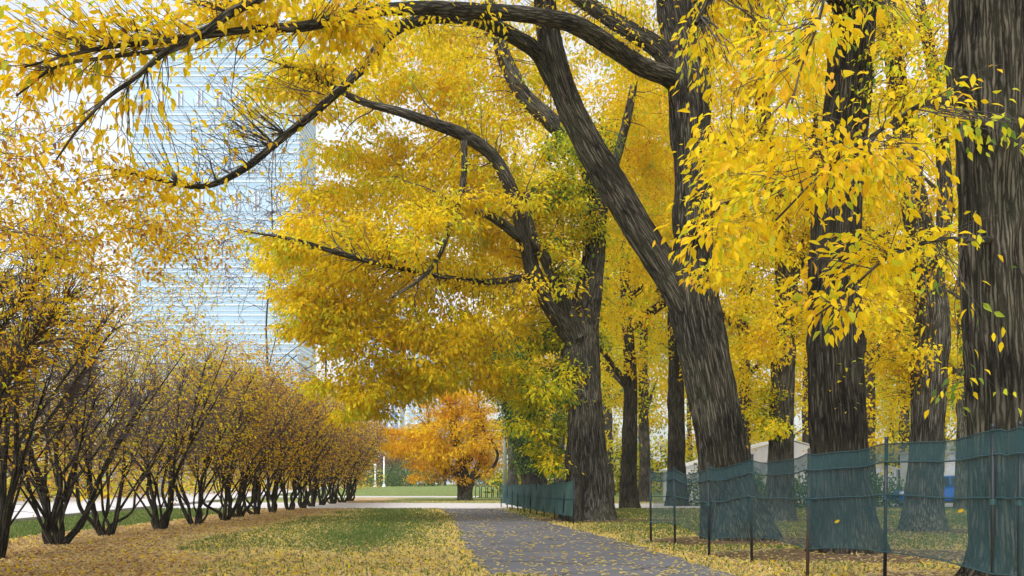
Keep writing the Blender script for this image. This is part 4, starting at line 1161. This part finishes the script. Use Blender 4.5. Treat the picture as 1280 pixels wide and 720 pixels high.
# evergreen bushes
def bush(name, label, px, Y, w_, h, pal, group, n=2600, size=.3):
    X = (px - 640) / F * Y
    root = thing(name, label, 'bush', (X, Y, 0), group)
    d = unit(rng.normal(size=(n, 3))); d[:, 2] = np.abs(d[:, 2])
    lump = 1 + .28 * np.sin(3 * np.arctan2(d[:, 1], d[:, 0]) + px) * np.sin(4 * d[:, 2] + 1)
    pos = d * lump[:, None] * np.array([w_ / 2, w_ / 2, h]) * (rng.random((n, 1)) ** .25)
    fr = leaf_frames(d + rng.normal(0, .6, (n, 3)), rng.normal(0, 1, (n, 3)) + [0, 0, .6])
    link('foliage', leaf_mesh('foliage', pos, fr, size * (.6 + .7 * rng.random(n)), pick_cols(rng.choice(list(pal), n)), 'far', M['leaf']), root, 'stuff')
    s = MB()
    for k in range(6):
        an = k * 1.05; s.tube([(0.1 * math.cos(an), 0.1 * math.sin(an), 0), (w_ * .16 * math.cos(an), w_ * .16 * math.sin(an), h * .35), (w_ * .3 * math.cos(an), w_ * .3 * math.sin(an), h * .75)], [.05, .035, .015], 6)
    s.build('stems', M['twig'], root, kind='stuff')
bush('bush', 'dark green rounded bush across the field left of the maple', 508, 205, 14, 4.0, ('deep', 'deep', 'green'), 'bushes beyond the field', size=.5)
bush('bush', 'low dark green bush across the field behind the white posts', 466, 210, 12, 3.0, ('deep', 'green'), 'bushes beyond the field', size=.5)
bush('bush', 'green bush at the far left end of the field', 436, 200, 9, 3.2, ('deep', 'green'), 'bushes beyond the field', size=.5)
bush('bush', 'greyish brush under the far trees right of the maple', 612, 215, 14, 3.0, ('deep', 'rust', 'green'), 'bushes beyond the field', size=.5)
for px, Y, w_, h, lab in ((905, 50, 4.5, 2.0, 'dark green shrub seen through the netting beside the leaning elm'), (1003, 46, 3.2, 1.5, 'dark green shrub seen through the netting between the slender and the straight elm'), (1095, 48, 3.6, 1.3, 'low dark shrub through the netting right of the straight dark elm'), (940, 56, 4, 1.6, 'dark shrub in the netting just right of the leaning elm')):
    bush('bush', lab, px, Y, w_, h, ('deep', 'deep', 'green'), 'shrubs behind the netting', 2600, .16)

for i, px in enumerate([670, 745, 810, 870, 930, 1000, 1060, 1125, 1190, 1260]):
    bush('bush', ['dense', 'loose'][i % 2] + ' yellow green thicket in the distance ' + ['between the ivy trunk and the forked elm', 'just right of the forked elm', 'in the gap left of the leaning elm', 'behind the foot of the leaning elm', 'just right of the leaning elm', 'behind the white marquee', 'behind the straight dark elm', 'behind the right end of the marquee', 'behind the pale trailer', 'behind the right edge trunk'][i],
         px, 92 + 5 * (i % 3), 7.5, 3.6 + .5 * (i % 3), ('lemon', 'green', 'yellow', 'deep'), 'thickets far behind the grove', 2600, .36)

for i, (px, Y) in enumerate([(-30, 60), (45, 70), (115, 78), (185, 92), (250, 104), (310, 118), (365, 132), (405, 150)]):
    bush('bush', ['golden', 'rust brown'][i % 2] + ' thicket across the street ' + ['at the left edge of the view', 'behind the corner shrub stems', 'behind the third shrub of the hedge', 'behind the fourth and fifth shrubs of the hedge', 'behind the middle of the hedge', 'below the leafless grey tree', 'behind the thinning part of the hedge', 'behind the last shrubs of the hedge'][i],
         px, Y, 9.0 + .05 * Y, 4.2 + .02 * Y, [('gold', 'yellow', 'rust', 'lemon'), ('rust', 'brown', 'gold', 'lemon')][i % 2], 'thickets across the street', 2600, .34)

# ------------------------------------------------------------------ the hedge of many-stemmed shrubs
ordn = ['first', 'second', 'third', 'fourth', 'fifth', 'sixth', 'seventh', 'eighth', 'ninth', 'tenth', 'eleventh', 'twelfth', 'thirteenth', 'fourteenth', 'fifteenth', 'sixteenth', 'seventeenth', 'eighteenth']
def shrub(i, Y, X, H, label, pal, lf, leaf, singles, nst, ntip, sd_, vols=None):
    rr = random.Random(sd_)
    base = np.array([X, Y, 0.])
    root = thing('shrub', label, 'shrub', base, 'many-stemmed shrubs in the hedge row')
    sk = Skel(60000)
    for k in range(nst):
        an = 2 * math.pi * (k + rr.uniform(-.25, .25)) / nst
        out = rr.choice([rr.uniform(.25, .8), rr.uniform(.8, 1.7)]) * (1.0 if k else .3)
        h = H * rr.uniform(.52, .84)
        r0 = rr.uniform(.024, .068)
        bend = rr.uniform(-.22, .22); ph = rr.uniform(0, 6)
        ps = []
        c, s = math.cos(an), math.sin(an)
        for u in (0, .06, .15, .3, .5, .75, 1):
            q_ = .07 + out * (u ** rr.uniform(.6, 1.0)) * 1.25 + .12 * math.sin(6 * u + ph) * u ** .5
            ps.append([X + c * q_ - s * bend * math.sin(4 * u) + rr.uniform(-.09, .09) * (u > 0), Y + s * q_ + c * bend * math.sin(4 * u) + rr.uniform(-.09, .09) * (u > 0), h * u - (.05 if u == 0 else 0), r0 * (1 - .72 * u) * (1.25 if u == 0 else 1)])
        path = spline(ps, max(.06, 3 * Y / F))
        bark_tube('stem', path, M['bark_dark'], root, base, int(np.clip(2 * r0 * F / Y * 1.3, 6, 14)), .3, .35, i * 7 + k, 14)
        st = max(1, len(path) // 24)
        pp = path[::st]; pp = pp[pp[:, 2] > .5]
        sk.add(pp[:, :3], pp[:, 3])
        # forks of the stem
        for f_ in range(3):
            j = int(len(path) * rr.uniform(.12, .6)); a2 = an + rr.uniform(-1.1, 1.1)
            q0 = path[j]; ln = H * rr.uniform(.3, .5)
            fp = spline([[q0[0] + math.cos(a2) * ln * u * .62, q0[1] + math.sin(a2) * ln * u * .62, q0[2] + ln * u * .9, q0[3] * (.72 - .5 * u)] for u in (0, .3, .65, 1)], max(.08, 4 * Y / F))
            bark_tube('stem', fp, M['bark_dark'], root, base, int(np.clip(2 * q0[3] * F / Y, 5, 10)), 0, .3, i * 7 + k + .5, 14)
            sk.add(fp[1:, :3], fp[1:, 3])
    n = ntip
    v = unit(rng.normal(size=(n, 3))) * (rng.random((n, 1)) ** .40)
    tips = np.array([X, Y, H * .60]) + v * np.array([2.5, 2.2, H * .42]) * (1 + .18 * np.sin(5 * np.arctan2(v[:, 1:2], v[:, 0:1]) + i))
    lo_ = np.array([X, Y, H * .36]) + unit(rng.normal(size=(n // 4, 3))) * np.array([1.9, 1.8, H * .2]) * (rng.random((n // 4, 1)) ** .5)
    tips = np.vstack([tips, lo_]); n = len(tips)
    nb = int(n * 1.0)
    bare = np.array([X, Y, H * .55]) + unit(rng.normal(size=(nb, 3))) * np.array([2.2, 2.0, H * .30]) * (rng.random((nb, 1)) ** .45)
    if vols:
        t2, f2, k2 = in_ellipsoids(vols)
        tips = np.vstack([tips, t2]); n = len(tips)
    tips = np.vstack([tips, bare]); nlf = n; n = len(tips)
    sk.grow(tips, tip_r=.0026, thick=.0075, droop=.10, wiggle=.10, m=6)
    tv, tq = sk.tubes(base, 3, max(.0030, .00013 * Y))
    link('twigs', mesh_np('twigs', tv, tq, M['twig'] if Y < 18 else M['twig_grey'], smooth=True), root, 'stuff')
    ks = list(pal); ws = np.array([pal[k] for k in ks], float)
    hz = (tips[:, 2] / H)
    fac = lf * np.where(hz > .55, 1.15, np.where(hz > .35, .75, .5)) * rng.choice([.3, 1, 1.9], n)
    fac[nlf:] *= .12
    LEAVES[0] += dress(root, base, sk, fac, rng.choice(ks, n, p=ws / ws.sum()), 9, leaf, .09, .35, 'mid' if Y < 26 else 'far', singles, 'leaf_gold')
HP = [9.6, 12.5, 16.3, 19.8, 23.2, 26.2, 29, 31.9, 34.6, 37.4, 40, 42.8, 45.6, 48.5, 51.4, 54.4, 57.6, 61]
SV = {0: [(40,200,10.5,120,110,1.2,420,1.2,Yl),(-40,330,10,140,120,1.4,300,1,Yl),(110,270,11,90,70,1,240,1,Yl)],
      1: [(110,330,12.6,120,90,1.4,460,1,Yl),(190,265,13,90,50,1.2,240,1,Yl),(60,420,12.6,110,70,1.2,260,1,Yl),(250,300,13.6,70,35,1,120,.9,Yl)],
      2: [(150,400,16,110,60,1.4,300,1,Yl),(60,330,16,100,70,1.4,260,1,Yl),(215,350,17,70,40,1.2,140,.9,Yl)]}
HL = ['twiggy golden shrub at the left edge whose crown reaches into the upper left corner',
      'tall golden shrub whose dense twigs cover the left edge below the arching limb',
      'dark many-stemmed shrub with its thick base at the bottom left corner',
      'dark spreading shrub with fanned stems, next behind the bottom left corner one',
      'yellow leaved shrub with a low knobbly stump, fifth of the hedge counted from the nearest']
for i, Y in enumerate(HP):
    lab = HL[i] if i < len(HL) else '%s shrub of the hedge counted from the nearest one, thinning away towards the field' % ordn[i]
    if i == len(HP) - 1: lab = 'last orange brown shrub at the far end of the hedge beside the lawn'
    pal = {'yellow': 3, 'gold': 4, 'rust': 1, 'lemon': 1} if i < 3 else ({'yellow': 3, 'lemon': 1.4, 'gold': 2.4, 'rust': .6} if i < 7 else {'gold': 3, 'rust': 2.4, 'yellow': 2, 'orange': 1.2})
    shrub(i, Y, float(hedge_x(Y)) + rnd.uniform(-.15, .15), [6.3, 6.4, 6.0, 5.4, 5.4, 5.6, 5.8, 5.9, 6, 6, 6, 6, 6, 6, 6, 6, 6.2, 6.4][i], lab, pal,
          [.40, .40, .22, .24, .32, .40][i] if i < 6 else .56, .072 if Y < 24 else .085 if Y < 35 else .11, 150 if i < 2 else 0, 7 if i > 2 else 6, 1000 if i < 8 else 800, 300 + i, SV.get(i))
# two leaves caught on the netting
for (px, py, Y, lab) in ((1040, 653, 12.66, 'single yellow leaf caught on the netting before the straight dark elm'), (1192, 640, 10.72, 'small yellow leaf caught on the netting just left of the right edge trunk')):
    fr = leaf_frames(np.array([[.8, .1, .35]]), np.array([[.1, -1., .2]]))
    o = place_leaf(SINGLE['leaf_yellow'][1], P(px, py, Y) - np.array([0, .09, 0]), [f[0] for f in fr], .085, None, np.zeros(3))
    o.name = 'caught_leaf'; tag(o, lab, 'leaf')
print('leaves', LEAVES[0])

# ------------------------------------------------------------------ thin autumn haze round the whole scene
hm = bpy.data.materials.new('haze_air'); hm.use_nodes = True
ht = hm.node_tree
for n_ in list(ht.nodes):
    if n_.type == 'BSDF_PRINCIPLED': ht.nodes.remove(n_)
pv = ht.nodes.new('ShaderNodeVolumePrincipled')
pv.inputs['Color'].default_value = (0.86, 0.90, 0.97, 1)
pv.inputs['Density'].default_value = 0.00035
pv.inputs['Anisotropy'].default_value = 0.2
ht.links.new(pv.outputs[0], [n_ for n_ in ht.nodes if n_.type == 'OUTPUT_MATERIAL'][0].inputs['Volume'])
hb = MB(); hb.box(-1700, 1700, -80, 2700, -1.2, 215)
hb.build('haze', hm, kind='stuff')
cy.volume_bounces = 1
